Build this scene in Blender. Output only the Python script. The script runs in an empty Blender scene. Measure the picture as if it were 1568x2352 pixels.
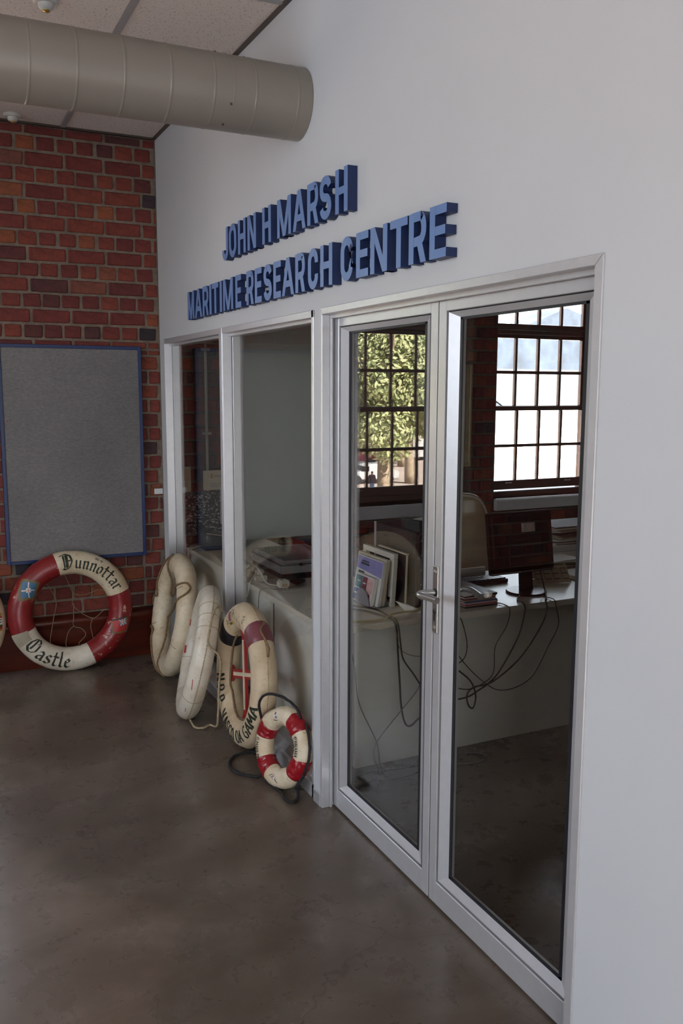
import bpy, bmesh, math, random
from mathutils import Vector, Matrix, noise

random.seed(11)
SC = bpy.context.scene
COL = SC.collection
PI = math.pi
R_ = math.radians

# ------------------------------------------------------------------ camera
CX, CY, CZ = -1.48448, -1.6506, 1.78296
YAW, PITCH, ROLL, FPX = 0.45337, -0.13903, 0.00324, 2005.28
fw = Vector((math.sin(YAW)*math.cos(PITCH), math.cos(YAW)*math.cos(PITCH), math.sin(PITCH)))
rt = Vector((math.cos(YAW), -math.sin(YAW), 0.0))
up = rt.cross(fw)
r2 = rt*math.cos(ROLL) + up*math.sin(ROLL)
u2 = -rt*math.sin(ROLL) + up*math.cos(ROLL)
cam = bpy.data.objects.new('camera', bpy.data.cameras.new('camera'))
COL.objects.link(cam)
cam.matrix_world = Matrix(((r2.x, u2.x, -fw.x, CX), (r2.y, u2.y, -fw.y, CY), (r2.z, u2.z, -fw.z, CZ), (0, 0, 0, 1)))
cam.data.sensor_fit = 'VERTICAL'
cam.data.sensor_height = 36.0
cam.data.lens = FPX/2352*36.0
cam.data.clip_start = 0.05
cam.data.clip_end = 500
SC.camera = cam

# ------------------------------------------------------------------ world, sun, daylight
world = bpy.data.worlds.new('sky')
SC.world = world
world.use_nodes = True
wn = world.node_tree
wn.nodes.clear()
w_out = wn.nodes.new('ShaderNodeOutputWorld')
w_bg = wn.nodes.new('ShaderNodeBackground')
w_sky = wn.nodes.new('ShaderNodeTexSky')
w_sky.sky_type = 'NISHITA'
w_sky.sun_disc = False
w_sky.sun_elevation = R_(48)
w_sky.sun_rotation = R_(200)
w_sky.dust_density = 3.0
w_mix = wn.nodes.new('ShaderNodeMix')
w_mix.data_type = 'RGBA'
w_mix.inputs[0].default_value = 0.72
w_mix.inputs[7].default_value = (5.0, 5.5, 6.2, 1)
wn.links.new(w_sky.outputs[0], w_mix.inputs[6])
wn.links.new(w_mix.outputs[2], w_bg.inputs[0])
w_bg.inputs[1].default_value = 1.15
wn.links.new(w_bg.outputs[0], w_out.inputs[0])


def light(name, kind, loc, direction, energy, color=(1, 1, 1), size=None, portal=False):
    d = bpy.data.lights.new(name, kind)
    d.energy = energy
    d.color = color
    if kind == 'AREA':
        d.shape = 'RECTANGLE'
        d.size, d.size_y = size
        if portal:
            d.cycles.is_portal = True
    o = bpy.data.objects.new(name, d)
    COL.objects.link(o)
    o.location = loc
    o.rotation_euler = Vector(direction).to_track_quat('-Z', 'Y').to_euler()
    return o


sun = light('sun', 'SUN', (0, -20, 30), (0.30, 0.75, -0.8), 88.0, (1.0, 0.96, 0.88))
sun.data.angle = R_(0.6)
# fill lamps added at unseen hall openings to light the white wall
light('added_fill_left', 'AREA', (-5.12, 0.6, 2.30), (1, 0.12, 0.0), 27, (0.80, 0.89, 1.0), (2.2, 1.6))
light('added_fill_front', 'AREA', (-2.2, -4.62, 1.25), (0, 1, 0), 1.5, (0.66, 0.80, 1.0), (2.0, 2.2))
# sky portals at the sash windows of the office
light('portal_w5', 'AREA', (-1.80, 4.66, 1.95), (0, -1, 0), 0, size=(1.10, 2.0), portal=True)
light('portal_w3', 'AREA', (3.27, 4.5, 1.95), (0, -1, 0), 0, size=(1.15, 1.95), portal=True)

vs = SC.view_settings
SC.display_settings.display_device = 'sRGB'
vs.view_transform = 'Standard'
vs.look = 'None'
vs.exposure = 0.20
vs.gamma = 1.0
vs.use_curve_mapping = False
SC.cycles.use_denoising = True
SC.cycles.max_bounces = 8
SC.cycles.diffuse_bounces = 5
SC.cycles.glossy_bounces = 4
SC.cycles.transparent_max_bounces = 16
SC.cycles.caustics_reflective = False
SC.cycles.caustics_refractive = False
SC.cycles.sample_clamp_indirect = 6.0


# ------------------------------------------------------------------ materials
class NT:
    def __init__(s, name):
        s.m = bpy.data.materials.new(name)
        s.m.use_nodes = True
        s.t = s.m.node_tree
        s.t.nodes.clear()
        s.out = s.t.nodes.new('ShaderNodeOutputMaterial')

    def n(s, typ, **kw):
        nd = s.t.nodes.new('ShaderNode'+typ)
        for k, v in kw.items():
            setattr(nd, k, v)
        return nd

    def l(s, a, b):
        s.t.links.new(a, b)

    def tex(s, scale, detail=3.0, rough=0.55, coord='Object', stretch=None, kind='noise', dist=0.0):
        tc = s.n('TexCoord')
        src = tc.outputs[coord]
        if stretch:
            mp = s.n('Mapping')
            mp.inputs['Scale'].default_value = stretch
            s.l(src, mp.inputs[0])
            src = mp.outputs[0]
        if kind == 'noise':
            nz = s.n('TexNoise')
            nz.inputs['Detail'].default_value = detail
            nz.inputs['Roughness'].default_value = rough
            nz.inputs['Distortion'].default_value = dist
        else:
            nz = s.n('TexVoronoi')
            if kind == 'edge':
                nz.feature = 'DISTANCE_TO_EDGE'
        nz.inputs['Scale'].default_value = scale
        s.l(src, nz.inputs['Vector'])
        return nz

    def ramp(s, fac, stops, interp='LINEAR'):
        r = s.n('ValToRGB')
        r.color_ramp.interpolation = interp
        el = r.color_ramp.elements
        while len(el) > 1:
            el.remove(el[-1])
        for i, (p, c) in enumerate(stops):
            e = el[0] if i == 0 else el.new(p)
            e.position = p
            e.color = (*c, 1) if len(c) == 3 else c
        s.l(fac, r.inputs[0])
        return r

    def mix(s, fac, a, b, mode='MIX'):
        m = s.n('Mix', data_type='RGBA', blend_type=mode)
        for i, v in ((0, fac), (6, a), (7, b)):
            if hasattr(v, 'node'):
                s.l(v, m.inputs[i])
            elif i == 0:
                m.inputs[0].default_value = v
            else:
                m.inputs[i].default_value = (*v, 1)
        return m.outputs[2]

    def bsdf(s, color, rough=0.5, metal=0.0, spec=0.5, bump=None, coat=0.0):
        b = s.n('BsdfPrincipled')
        for k, v in (('Base Color', color), ('Roughness', rough), ('Metallic', metal), ('Specular IOR Level', spec), ('Coat Weight', coat)):
            if hasattr(v, 'node'):
                s.l(v, b.inputs[k])
            elif k == 'Base Color':
                b.inputs[k].default_value = (*v, 1)
            else:
                b.inputs[k].default_value = v
        if bump:
            bp = s.n('Bump')
            bp.inputs['Strength'].default_value = bump[1]
            bp.inputs['Distance'].default_value = bump[2]
            s.l(bump[0], bp.inputs['Height'])
            s.l(bp.outputs[0], b.inputs['Normal'])
        s.l(b.outputs[0], s.out.inputs[0])
        return s.m


def plain(name, c, rough=0.5, metal=0.0, var=0.12, scale=14.0, bump=0.0, spec=0.5, coat=0.0):
    t = NT(name)
    nz = t.tex(scale)
    lo = tuple(x*(1-var) for x in c)
    hi = tuple(min(1, x*(1+var)) for x in c)
    rp = t.ramp(nz.outputs[0], [(0.3, lo), (0.7, hi)])
    bp = None
    if bump:
        nb = t.tex(scale*6)
        bp = (nb.outputs[0], bump, 0.004)
    return t.bsdf(rp.outputs[0], rough, metal, spec, bp, coat)


M = {}
M['wall'] = plain('white_wall_paint', (0.60, 0.615, 0.63), 0.55, var=0.03, scale=1.2, bump=0.03, spec=0.3)
M['hall_wall'] = plain('brown_grey_hall_wall', (0.24, 0.205, 0.185), 0.7, var=0.05, scale=2)
M['office_wall'] = plain('office_wall_paint', (0.50, 0.52, 0.49), 0.6, var=0.03, scale=2)
M['alu'] = plain('anodised_aluminium', (0.66, 0.66, 0.675), 0.38, 0.55, var=0.03, scale=30)
M['steel'] = plain('brushed_steel', (0.55, 0.54, 0.53), 0.28, 0.9, var=0.06, scale=60)
M['gasket'] = plain('black_rubber_gasket', (0.012, 0.013, 0.018), 0.5, var=0.1)
M['black'] = plain('black_plastic', (0.014, 0.013, 0.016), 0.35, var=0.15)
M['black_gloss'] = plain('glossy_black_plastic', (0.006, 0.006, 0.008), 0.30, var=0.1, spec=0.3)
M['black_cable'] = plain('black_cable_rubber', (0.012, 0.012, 0.012), 0.45)
M['grey_cable'] = plain('grey_cable_sheath', (0.16, 0.17, 0.17), 0.5)
M['tan_cable'] = plain('yellowed_cable_sheath', (0.30, 0.24, 0.10), 0.5)
M['white_cable'] = plain('white_cable_sheath', (0.68, 0.66, 0.58), 0.5)
M['white_plastic'] = plain('white_plastic', (0.62, 0.60, 0.52), 0.4, var=0.05)
M['desk'] = plain('white_desk_laminate', (0.68, 0.65, 0.57), 0.28, var=0.03, scale=5)
M['desk_panel'] = plain('grey_white_desk_panel', (0.78, 0.79, 0.74), 0.45, var=0.03, scale=5)
M['paper'] = plain('white_paper', (0.70, 0.69, 0.65), 0.7, var=0.05, scale=20)
M['cream'] = plain('cream_paper', (0.62, 0.55, 0.42), 0.7, var=0.08, scale=20)
M['card'] = plain('manila_card', (0.42, 0.34, 0.22), 0.75, var=0.1)
M['ink'] = plain('dark_print', (0.03, 0.03, 0.035), 0.7)
M['duct'] = plain('beige_duct_paint', (0.255, 0.225, 0.19), 0.36, var=0.04, scale=2.5)
M['duct_seam'] = plain('duct_seam_metal', (0.28, 0.25, 0.21), 0.3)
M['dark_trim'] = plain('dark_brown_angle_trim', (0.06, 0.045, 0.035), 0.5)
M['tee'] = plain('grey_ceiling_tee', (0.30, 0.30, 0.31), 0.45, var=0.03)
M['wood_red'] = None
M['blue_frame'] = plain('blue_frame_paint', (0.005, 0.022, 0.095), 0.4, var=0.1)
M['letter_face'] = plain('lit_letter_face', (0.135, 0.235, 0.48), 0.42, var=0.04, scale=6)  # sheen on the lit faces is put into this paler blue
M['letter_side'] = plain('shaded_letter_side', (0.004, 0.018, 0.085), 0.5, var=0.1)  # shade on the letter sides is put into this darker blue
M['sash'] = plain('dark_brown_sash_paint', (0.085, 0.038, 0.025), 0.4, var=0.15)
M['sill'] = plain('white_sill_paint', (0.62, 0.63, 0.64), 0.35, var=0.03)
M['green_panel'] = plain('pale_grey_green_board', (0.60, 0.65, 0.62), 0.55, var=0.03, scale=4)
M['rope'] = plain('tarry_brown_rope', (0.20, 0.125, 0.062), 0.85, var=0.3, scale=80)
M['rope_pale'] = plain('pale_hemp_rope', (0.40, 0.32, 0.20), 0.85, var=0.25, scale=80)
M['rope_black'] = plain('black_rope', (0.012, 0.011, 0.012), 0.8, var=0.3, scale=80)
M['string'] = plain('thin_hemp_string', (0.22, 0.16, 0.09), 0.85)
M['leather'] = plain('beige_leather', (0.40, 0.31, 0.19), 0.42, var=0.06, scale=8)
M['leather_pipe'] = plain('pale_chair_piping', (0.62, 0.56, 0.46), 0.4)
M['silver'] = plain('silver_scanner_plastic', (0.36, 0.36, 0.38), 0.28, 0.5, var=0.03)
M['lav'] = plain('lavender_cover_print', (0.26, 0.25, 0.52), 0.6)
M['teal'] = plain('teal_cover_print', (0.09, 0.22, 0.24), 0.6)
M['maroon'] = plain('maroon_cover_print', (0.20, 0.04, 0.07), 0.6)
M['pinkp'] = plain('pink_cover_print', (0.62, 0.38, 0.38), 0.6)
M['navyp'] = plain('blue_cover_print', (0.04, 0.08, 0.30), 0.6)
M['rose'] = plain('rose_cover_print', (0.42, 0.07, 0.13), 0.6)
M['greyholder'] = plain('grey_plastic_holder', (0.28, 0.28, 0.31), 0.35)
M['conduit'] = plain('painted_conduit', (0.34, 0.32, 0.28), 0.5)
M['detector'] = plain('white_detector_plastic', (0.55, 0.54, 0.50), 0.4)
M['brass'] = plain('brass_sprinkler', (0.45, 0.28, 0.06), 0.35, 0.7)
M['gold'] = plain('dull_gold_frame', (0.26, 0.19, 0.08), 0.4, 0.3)
M['ringgold'] = plain('ochre_paint', (0.42, 0.24, 0.04), 0.6)
M['green'] = plain('green_paint', (0.05, 0.10, 0.03), 0.6)
M['olive'] = plain('olive_varnish', (0.17, 0.115, 0.045), 0.5)
M['rblue'] = plain('blue_flag_paint', (0.05, 0.15, 0.26), 0.5)
M['rwhite'] = plain('white_flag_paint', (0.66, 0.62, 0.54), 0.5)
M['rred'] = plain('red_flag_paint', (0.42, 0.025, 0.025), 0.45)
M['letterink'] = plain('black_lettering_paint', (0.02, 0.025, 0.015), 0.5)
M['cross_red'] = plain('red_cross_paint', (0.34, 0.014, 0.016), 0.4)
M['cross_white'] = plain('cream_cross_paint', (0.70, 0.60, 0.42), 0.5)


def canvas(name, c, stain, rough=0.5, chips=None, sheen=0.5):
    t = NT(name)
    n1 = t.tex(9, 5, 0.65)
    n2 = t.tex(42, 4, 0.7)
    col = t.ramp(n1.outputs[0], [(0.34, stain), (0.6, c)]).outputs[0]
    sp = t.ramp(n2.outputs[0], [(0.60, (1, 1, 1)), (0.72, (0.62, 0.56, 0.48))]).outputs[0]
    col = t.mix(1.0, col, sp, 'MULTIPLY')
    if chips:
        n3 = t.tex(26, 5, 0.7)
        n4 = t.tex(4.5, 2)
        f = t.n('Math', operation='MULTIPLY')
        a = t.ramp(n3.outputs[0], [(0.60, (0, 0, 0)), (0.64, (1, 1, 1))])
        b = t.ramp(n4.outputs[0], [(0.52, (0, 0, 0)), (0.58, (1, 1, 1))])
        t.l(a.outputs[0], f.inputs[0])
        t.l(b.outputs[0], f.inputs[1])
        col = t.mix(f.outputs[0], col, chips)
    nb = t.tex(120, 3)
    return t.bsdf(col, rough, 0, sheen, (nb.outputs[0], 0.25, 0.003))


M['ring_cream'] = canvas('cream_painted_canvas', (0.72, 0.62, 0.45), (0.57, 0.45, 0.28), 0.45)
M['ring_white'] = canvas('off_white_painted_canvas', (0.72, 0.66, 0.54), (0.60, 0.52, 0.40), 0.38)
M['ring_tan'] = canvas('weathered_tan_canvas', (0.64, 0.51, 0.34), (0.50, 0.38, 0.23), 0.55)
M['ring_red'] = canvas('chipped_red_paint', (0.25, 0.016, 0.017), (0.18, 0.012, 0.014), 0.32, (0.58, 0.42, 0.32))
M['band_red'] = canvas('glossy_red_wrap', (0.31, 0.008, 0.014), (0.22, 0.007, 0.011), 0.28)
M['band_maroon'] = canvas('faded_maroon_band', (0.20, 0.055, 0.065), (0.16, 0.045, 0.05), 0.4)
M['patch'] = canvas('bare_canvas_patch', (0.42, 0.37, 0.28), (0.32, 0.28, 0.2), 0.8)


def mk_wood():
    t = NT('polished_mahogany')
    nz = t.tex(3, 5, 0.6, stretch=(1, 9, 9))
    rp = t.ramp(nz.outputs[0], [(0.3, (0.045, 0.007, 0.004)), (0.65, (0.105, 0.018, 0.008))])
    return t.bsdf(rp.outputs[0], 0.3, 0, 0.5, (nz.outputs[0], 0.1, 0.002))


M['wood_red'] = mk_wood()
M['wood_dull'] = plain('dull_dark_brown_wood', (0.062, 0.026, 0.019), 0.6, var=0.12, scale=3)


def mk_brick():
    t = NT('old_red_brick')
    oi = t.n('ObjectInfo')
    gi = t.n('NewGeometry')
    ad = t.n('Math', operation='ADD')
    fr = t.n('Math', operation='FRACT')
    t.l(oi.outputs['Random'], ad.inputs[0])
    t.l(gi.outputs['Random Per Island'], ad.inputs[1])
    t.l(ad.outputs[0], fr.inputs[0])
    rp = t.ramp(fr.outputs[0], [(0.0, (0.028, 0.022, 0.026)), (0.05, (0.035, 0.026, 0.03)), (0.08, (0.085, 0.028, 0.026)), (0.3, (0.130, 0.028, 0.024)),
                                (0.6, (0.160, 0.034, 0.026)), (0.86, (0.19, 0.044, 0.027)), (0.94, (0.235, 0.072, 0.03)), (1.0, (0.12, 0.048, 0.046))])
    n1 = t.tex(17, 5, 0.7, coord='Object')
    sh = t.ramp(n1.outputs[0], [(0.28, (0.45, 0.42, 0.42)), (0.5, (1, 1, 1)), (0.7, (1.25, 1.15, 1.1))]).outputs[0]
    col = t.mix(1.0, rp.outputs[0], sh, 'MULTIPLY')
    n2 = t.tex(75, 4, 0.75)
    sp = t.ramp(n2.outputs[0], [(0.70, (0, 0, 0)), (0.75, (1, 1, 1))]).outputs[0]
    col = t.mix(sp, col, (0.30, 0.25, 0.2))
    return t.bsdf(col, 0.75, 0, 0.35, (n1.outputs[0], 0.5, 0.006))


M['brick'] = mk_brick()
M['mortar_dark'] = plain('dimmed_mortar', (0.075, 0.058, 0.046), 0.9, var=0.25, scale=22, bump=0.5)  # darker copy of the mortar, the office dimness put into its colour
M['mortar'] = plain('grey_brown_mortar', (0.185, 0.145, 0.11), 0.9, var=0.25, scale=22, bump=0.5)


def mk_floor():
    t = NT('sealed_concrete')
    n1 = t.tex(1.5, 7, 0.62, stretch=(1.0, 1.7, 1), dist=0.6)
    base = t.ramp(n1.outputs[0], [(0.26, (0.088, 0.064, 0.046)), (0.48, (0.125, 0.095, 0.071)), (0.70, (0.180, 0.143, 0.112))]).outputs[0]
    n2 = t.tex(7, 6, 0.7)
    st = t.ramp(n2.outputs[0], [(0.22, (0.84, 0.81, 0.78)), (0.52, (1, 1, 1))]).outputs[0]
    col = t.mix(1.0, base, st, 'MULTIPLY')
    # lighter floor sheen put into the colour away from the glass, with a ragged edge
    tc = t.n('TexCoord')
    sp = t.n('SeparateXYZ')
    t.l(tc.outputs['Object'], sp.inputs[0])
    n3 = t.tex(1.3, 5, 0.6)
    a = t.n('Math', operation='MULTIPLY_ADD')
    t.l(n3.outputs[0], a.inputs[0])
    a.inputs[1].default_value = 1.5
    t.l(sp.outputs['X'], a.inputs[2])
    b = t.n('Math', operation='MULTIPLY_ADD')
    t.l(sp.outputs['Y'], b.inputs[0])
    b.inputs[1].default_value = 0.30
    t.l(a.outputs[0], b.inputs[2])
    mk = t.ramp(b.outputs[0], [(0.08, (1, 1, 1)), (0.12, (0, 0, 0))]).outputs[0]
    col = t.mix(mk, col, t.mix(1.0, col, (1.22, 1.18, 1.16), 'MULTIPLY'))
    # hairline cracks
    nd = t.tex(2.2, 4)
    tv = t.n('TexVoronoi', feature='DISTANCE_TO_EDGE')
    tv.inputs['Scale'].default_value = 0.62
    vm = t.n('VectorMath', operation='MULTIPLY_ADD')
    t.l(nd.outputs[1], vm.inputs[0])
    vm.inputs[1].default_value = (0.9, 0.9, 0.2)
    t.l(tc.outputs['Object'], vm.inputs[2])
    t.l(vm.outputs[0], tv.inputs['Vector'])
    ck = t.ramp(tv.outputs['Distance'], [(0.0, (0.66, 0.63, 0.61)), (0.0035, (1, 1, 1))]).outputs[0]
    col = t.mix(1.0, col, ck, 'MULTIPLY')
    rr = t.ramp(n2.outputs[0], [(0.3, (0.32, 0.32, 0.32)), (0.7, (0.25, 0.25, 0.25))]).outputs[0]
    n4 = t.tex(14, 4, 0.6)
    return t.bsdf(col, rr, 0, 0.5, (n4.outputs[0], 0.12, 0.004))


M['floor'] = mk_floor()


def mk_tile():
    t = NT('fissured_ceiling_tile')
    n1 = t.tex(95, 4, 0.75, stretch=(1, 1, 0.3))
    c = t.ramp(n1.outputs[0], [(0.33, (0.18, 0.15, 0.14)), (0.43, (0.68, 0.63, 0.60))]).outputs[0]
    return t.bsdf(c, 0.9, 0, 0.2, (n1.outputs[0], 0.4, 0.003))


M['tile'] = mk_tile()


def mk_felt():
    t = NT('grey_felt')
    n1 = t.tex(95, 5, 0.8, stretch=(0.45, 1, 1.0))
    n2 = t.tex(2.0, 2)
    c = t.ramp(n1.outputs[0], [(0.3, (0.150, 0.145, 0.146)), (0.7, (0.250, 0.240, 0.238))]).outputs[0]
    d = t.ramp(n2.outputs[0], [(0.3, (0.9, 0.9, 0.9)), (0.7, (1.1, 1.08, 1.06))]).outputs[0]
    return t.bsdf(t.mix(1.0, c, d, 'MULTIPLY'), 0.95, 0, 0.1, (n1.outputs[0], 0.3, 0.002))


M['felt'] = mk_felt()


def mk_glass():
    t = NT('clear_window_glass')
    g = t.n('NewGeometry')
    dt = t.n('VectorMath', operation='DOT_PRODUCT')
    t.l(g.outputs['Incoming'], dt.inputs[0])
    t.l(g.outputs['Normal'], dt.inputs[1])
    ab = t.n('Math', operation='ABSOLUTE')
    t.l(dt.outputs['Value'], ab.inputs[0])
    om = t.n('Math', operation='SUBTRACT')
    om.inputs[0].default_value = 1.0
    t.l(ab.outputs[0], om.inputs[1])
    pw = t.n('Math', operation='POWER')
    t.l(om.outputs[0], pw.inputs[0])
    pw.inputs[1].default_value = 5.0
    sc = t.n('Math', operation='MULTIPLY_ADD')
    t.l(pw.outputs[0], sc.inputs[0])
    sc.inputs[1].default_value = 0.945
    sc.inputs[2].default_value = 0.055
    tr = t.n('BsdfTransparent')
    tr.inputs[0].default_value = (0.955, 0.95, 0.935, 1)
    gl = t.n('BsdfGlossy')
    gl.inputs['Roughness'].default_value = 0.0
    mx = t.n('MixShader')
    t.l(sc.outputs[0], mx.inputs[0])
    t.l(tr.outputs[0], mx.inputs[1])
    t.l(gl.outputs[0], mx.inputs[2])
    t.l(mx.outputs[0], t.out.inputs[0])
    return t.m


M['glass'] = mk_glass()


def mk_speckle():
    t = NT('speckled_black_and_white_print')
    n1 = t.tex(48, 5, 0.8, stretch=(1, 1, 1.6))
    c = t.ramp(n1.outputs[0], [(0.53, (0.015, 0.014, 0.014)), (0.60, (0.75, 0.72, 0.66))]).outputs[0]
    return t.bsdf(c, 0.4)


M['speckle'] = mk_speckle()


def mk_leaf(name, a, b):
    t = NT(name)
    gi = t.n('NewGeometry')
    rp = t.ramp(gi.outputs['Random Per Island'], [(0, a), (1, b)])
    return t.bsdf(rp.outputs[0], 0.6, 0, 0.3)


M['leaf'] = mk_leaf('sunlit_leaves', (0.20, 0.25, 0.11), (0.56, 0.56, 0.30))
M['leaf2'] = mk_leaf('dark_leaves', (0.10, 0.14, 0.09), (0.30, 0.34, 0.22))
M['bark'] = plain('grey_bark', (0.26, 0.20, 0.14), 0.85, var=0.3, scale=6)
M['paving'] = plain('pinkish_street_paving', (0.27, 0.215, 0.19), 0.8, var=0.15, scale=0.6)
M['whitewash'] = plain('whitewashed_render', (0.80, 0.80, 0.80), 0.7, var=0.04)
M['roofmetal'] = plain('grey_corrugated_roof', (0.040, 0.045, 0.052), 0.75, var=0.06)
M['hill'] = plain('hazy_blue_hill', (0.020, 0.029, 0.045), 0.9, var=0.4, scale=0.25)
M['van'] = plain('white_vehicle_paint', (0.75, 0.75, 0.75), 0.25, var=0.02)
M['yellow'] = plain('yellow_bollard_paint', (0.70, 0.38, 0.02), 0.5)
M['jeans'] = plain('blue_denim', (0.12, 0.2, 0.36), 0.8)
M['coat'] = plain('dark_coat', (0.05, 0.035, 0.05), 0.8)
M['skin'] = plain('skin', (0.45, 0.27, 0.18), 0.6)
M['red_car'] = plain('maroon_vehicle_paint', (0.22, 0.02, 0.06), 0.25)


# ------------------------------------------------------------------ mesh helpers
class MB:
    def __init__(s):
        s.v, s.f, s.mi = [], [], []

    def add(s, verts, faces, mi=0):
        b = len(s.v)
        s.v += [tuple(p) for p in verts]
        for f in faces:
            s.f.append([b+i for i in f])
            s.mi.append(mi)
        return s

    def box(s, x0, x1, y0, y1, z0, z1, mi=0):
        v = [(x, y, z) for x in (x0, x1) for y in (y0, y1) for z in (z0, z1)]
        return s.add(v, [(0, 1, 3, 2), (4, 6, 7, 5), (0, 4, 5, 1), (2, 3, 7, 6), (0, 2, 6, 4), (1, 5, 7, 3)], mi)

    def obox(s, c, ax, ay, az, hx, hy, hz, mi=0):
        c, ax, ay, az = Vector(c), Vector(ax), Vector(ay), Vector(az)
        v = [c+ax*hx*i+ay*hy*j+az*hz*k for i in (-1, 1) for j in (-1, 1) for k in (-1, 1)]
        return s.add(v, [(0, 1, 3, 2), (4, 6, 7, 5), (0, 4, 5, 1), (2, 3, 7, 6), (0, 2, 6, 4), (1, 5, 7, 3)], mi)

    def prism(s, pts, off, mi=0, mi_side=None):
        """polygon pts (3-D, planar) extruded by vector off"""
        n = len(pts)
        off = Vector(off)
        P = [Vector(p) for p in pts]
        b = len(s.v)
        s.v += [tuple(p) for p in P]+[tuple(p+off) for p in P]
        s.f.append([b+i for i in range(n)])
        s.mi.append(mi)
        s.f.append([b+n+i for i in reversed(range(n))])
        s.mi.append(mi)
        for i in range(n):
            j = (i+1) % n
            s.f.append([b+i, b+n+i, b+n+j, b+j])
            s.mi.append(mi if mi_side is None else mi_side)
        return s

    def tube(s, pts, r, sides=7, closed=False, mi=0, twist=0.0, lobes=0, amp=0.16, taper=None):
        P = [Vector(p) for p in pts]
        n = len(P)
        tang = []
        for i in range(n):
            a = P[(i-1) % n] if (closed or i > 0) else P[i]
            c = P[(i+1) % n] if (closed or i < n-1) else P[i]
            d = c-a
            tang.append(d.normalized() if d.length > 1e-9 else Vector((0, 0, 1)))
        ref = Vector((0, 0, 1)) if abs(tang[0].z) < 0.9 else Vector((1, 0, 0))
        nrm = (ref-tang[0]*ref.dot(tang[0])).normalized()
        b = len(s.v)
        dist = 0
        for i in range(n):
            if i:
                dist += (P[i]-P[i-1]).length
                nrm = (nrm-tang[i]*nrm.dot(tang[i]))
                nrm = nrm.normalized() if nrm.length > 1e-6 else tang[i].orthogonal().normalized()
            bi = tang[i].cross(nrm)
            rr = r if taper is None else r*taper(i/(n-1))
            for k in range(sides):
                a = 2*PI*k/sides
                q = rr*(1+amp*math.cos(lobes*(a-twist*dist))) if lobes else rr
                s.v.append(tuple(P[i]+(nrm*math.cos(a)+bi*math.sin(a))*q))
        m = n if closed else n-1
        for i in range(m):
            j = (i+1) % n
            for k in range(sides):
                l = (k+1) % sides
                s.f.append([b+i*sides+k, b+i*sides+l, b+j*sides+l, b+j*sides+k])
                s.mi.append(mi)
        if not closed:
            s.f.append([b+k for k in reversed(range(sides))])
            s.mi.append(mi)
            s.f.append([b+(n-1)*sides+k for k in range(sides)])
            s.mi.append(mi)
        return s

    def lathe(s, prof, c, axis=(0, 0, 1), sides=24, mi=0):
        """prof: (radius, height) list along axis; closed with caps where radius is 0"""
        c, az = Vector(c), Vector(axis).normalized()
        ax = az.orthogonal().normalized()
        ay = az.cross(ax)
        b = len(s.v)
        for r, h in prof:
            for k in range(sides):
                a = 2*PI*k/sides
                s.v.append(tuple(c+az*h+(ax*math.cos(a)+ay*math.sin(a))*r))
        for i in range(len(prof)-1):
            for k in range(sides):
                l = (k+1) % sides
                s.f.append([b+i*sides+k, b+i*sides+l, b+(i+1)*sides+l, b+(i+1)*sides+k])
                s.mi.append(mi)
        s.f.append([b+k for k in reversed(range(sides))])
        s.mi.append(mi)
        s.f.append([b+(len(prof)-1)*sides+k for k in range(sides)])
        s.mi.append(mi)
        return s

    def grid(s, fn, nu, nv, mi=0, cu=False, cv=False, mif=None):
        b = len(s.v)
        for i in range(nu+(0 if cu else 1)):
            for j in range(nv+(0 if cv else 1)):
                s.v.append(tuple(fn(i/nu, j/nv)))
        w = nv+(0 if cv else 1)
        h = nu+(0 if cu else 1)
        for i in range(nu):
            for j in range(nv):
                i2, j2 = (i+1) % h, (j+1) % w
                s.f.append([b+i*w+j, b+i2*w+j, b+i2*w+j2, b+i*w+j2])
                s.mi.append(mif(i, j) if mif else mi)
        return s

    def build(s, name, mats, parent=None, smooth=False, bevel=0.0, seg=1, local=False, angle=None):
        if not isinstance(mats, (list, tuple)):
            mats = [mats]
        me = bpy.data.meshes.new(name)
        me.from_pydata(s.v, [], s.f)
        for m in mats:
            me.materials.append(m)
        for p, k in zip(me.polygons, s.mi):
            p.material_index = k
        bm = bmesh.new()
        bm.from_mesh(me)
        bmesh.ops.recalc_face_normals(bm, faces=bm.faces)
        if bevel:
            ed = [e for e in bm.edges if e.is_manifold and e.calc_face_angle(0) > 0.5]
            bmesh.ops.bevel(bm, geom=ed, offset=bevel, segments=seg, affect='EDGES', clamp_overlap=True)
        bm.to_mesh(me)
        bm.free()
        if smooth:
            for p in me.polygons:
                p.use_smooth = True
            if angle:
                try:
                    me.set_sharp_from_angle(angle=angle)
                except Exception:
                    pass
        return link(name, me, parent, local)


MW = {}


def link(name, me, parent=None, local=False):
    o = bpy.data.objects.new(name, me)
    COL.objects.link(o)
    if parent is not None:
        o.parent = parent
        if not local:
            p = parent
            mm = Matrix.Identity(4)
            while p is not None:
                if p.name in MW:
                    mm = MW[p.name]
                    break
                p = p.parent
            # parts sit at identity under their thing, so the thing's own matrix is enough
            o.matrix_parent_inverse = mm.inverted()
    return o


def thing(name, label, cat, loc=(0, 0, 0), mat=None, group=None, kind=None):
    o = bpy.data.objects.new(name, None)
    COL.objects.link(o)
    m = mat if mat is not None else Matrix.Translation(Vector(loc))
    o.matrix_world = m
    o.empty_display_size = 0.1
    MW[o.name] = m.copy()
    if label:
        o['label'] = label
    if cat:
        o['category'] = cat
    if group:
        o['group'] = group
    if kind:
        o['kind'] = kind
    return o


def structure(name, label=None):
    o = thing(name, label, None)
    o['kind'] = 'structure'
    return o


def tag(o, label, cat, group=None, kind=None):
    if label:
        o['label'] = label
    if cat:
        o['category'] = cat
    if group:
        o['group'] = group
    if kind:
        o['kind'] = kind
    return o


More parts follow.
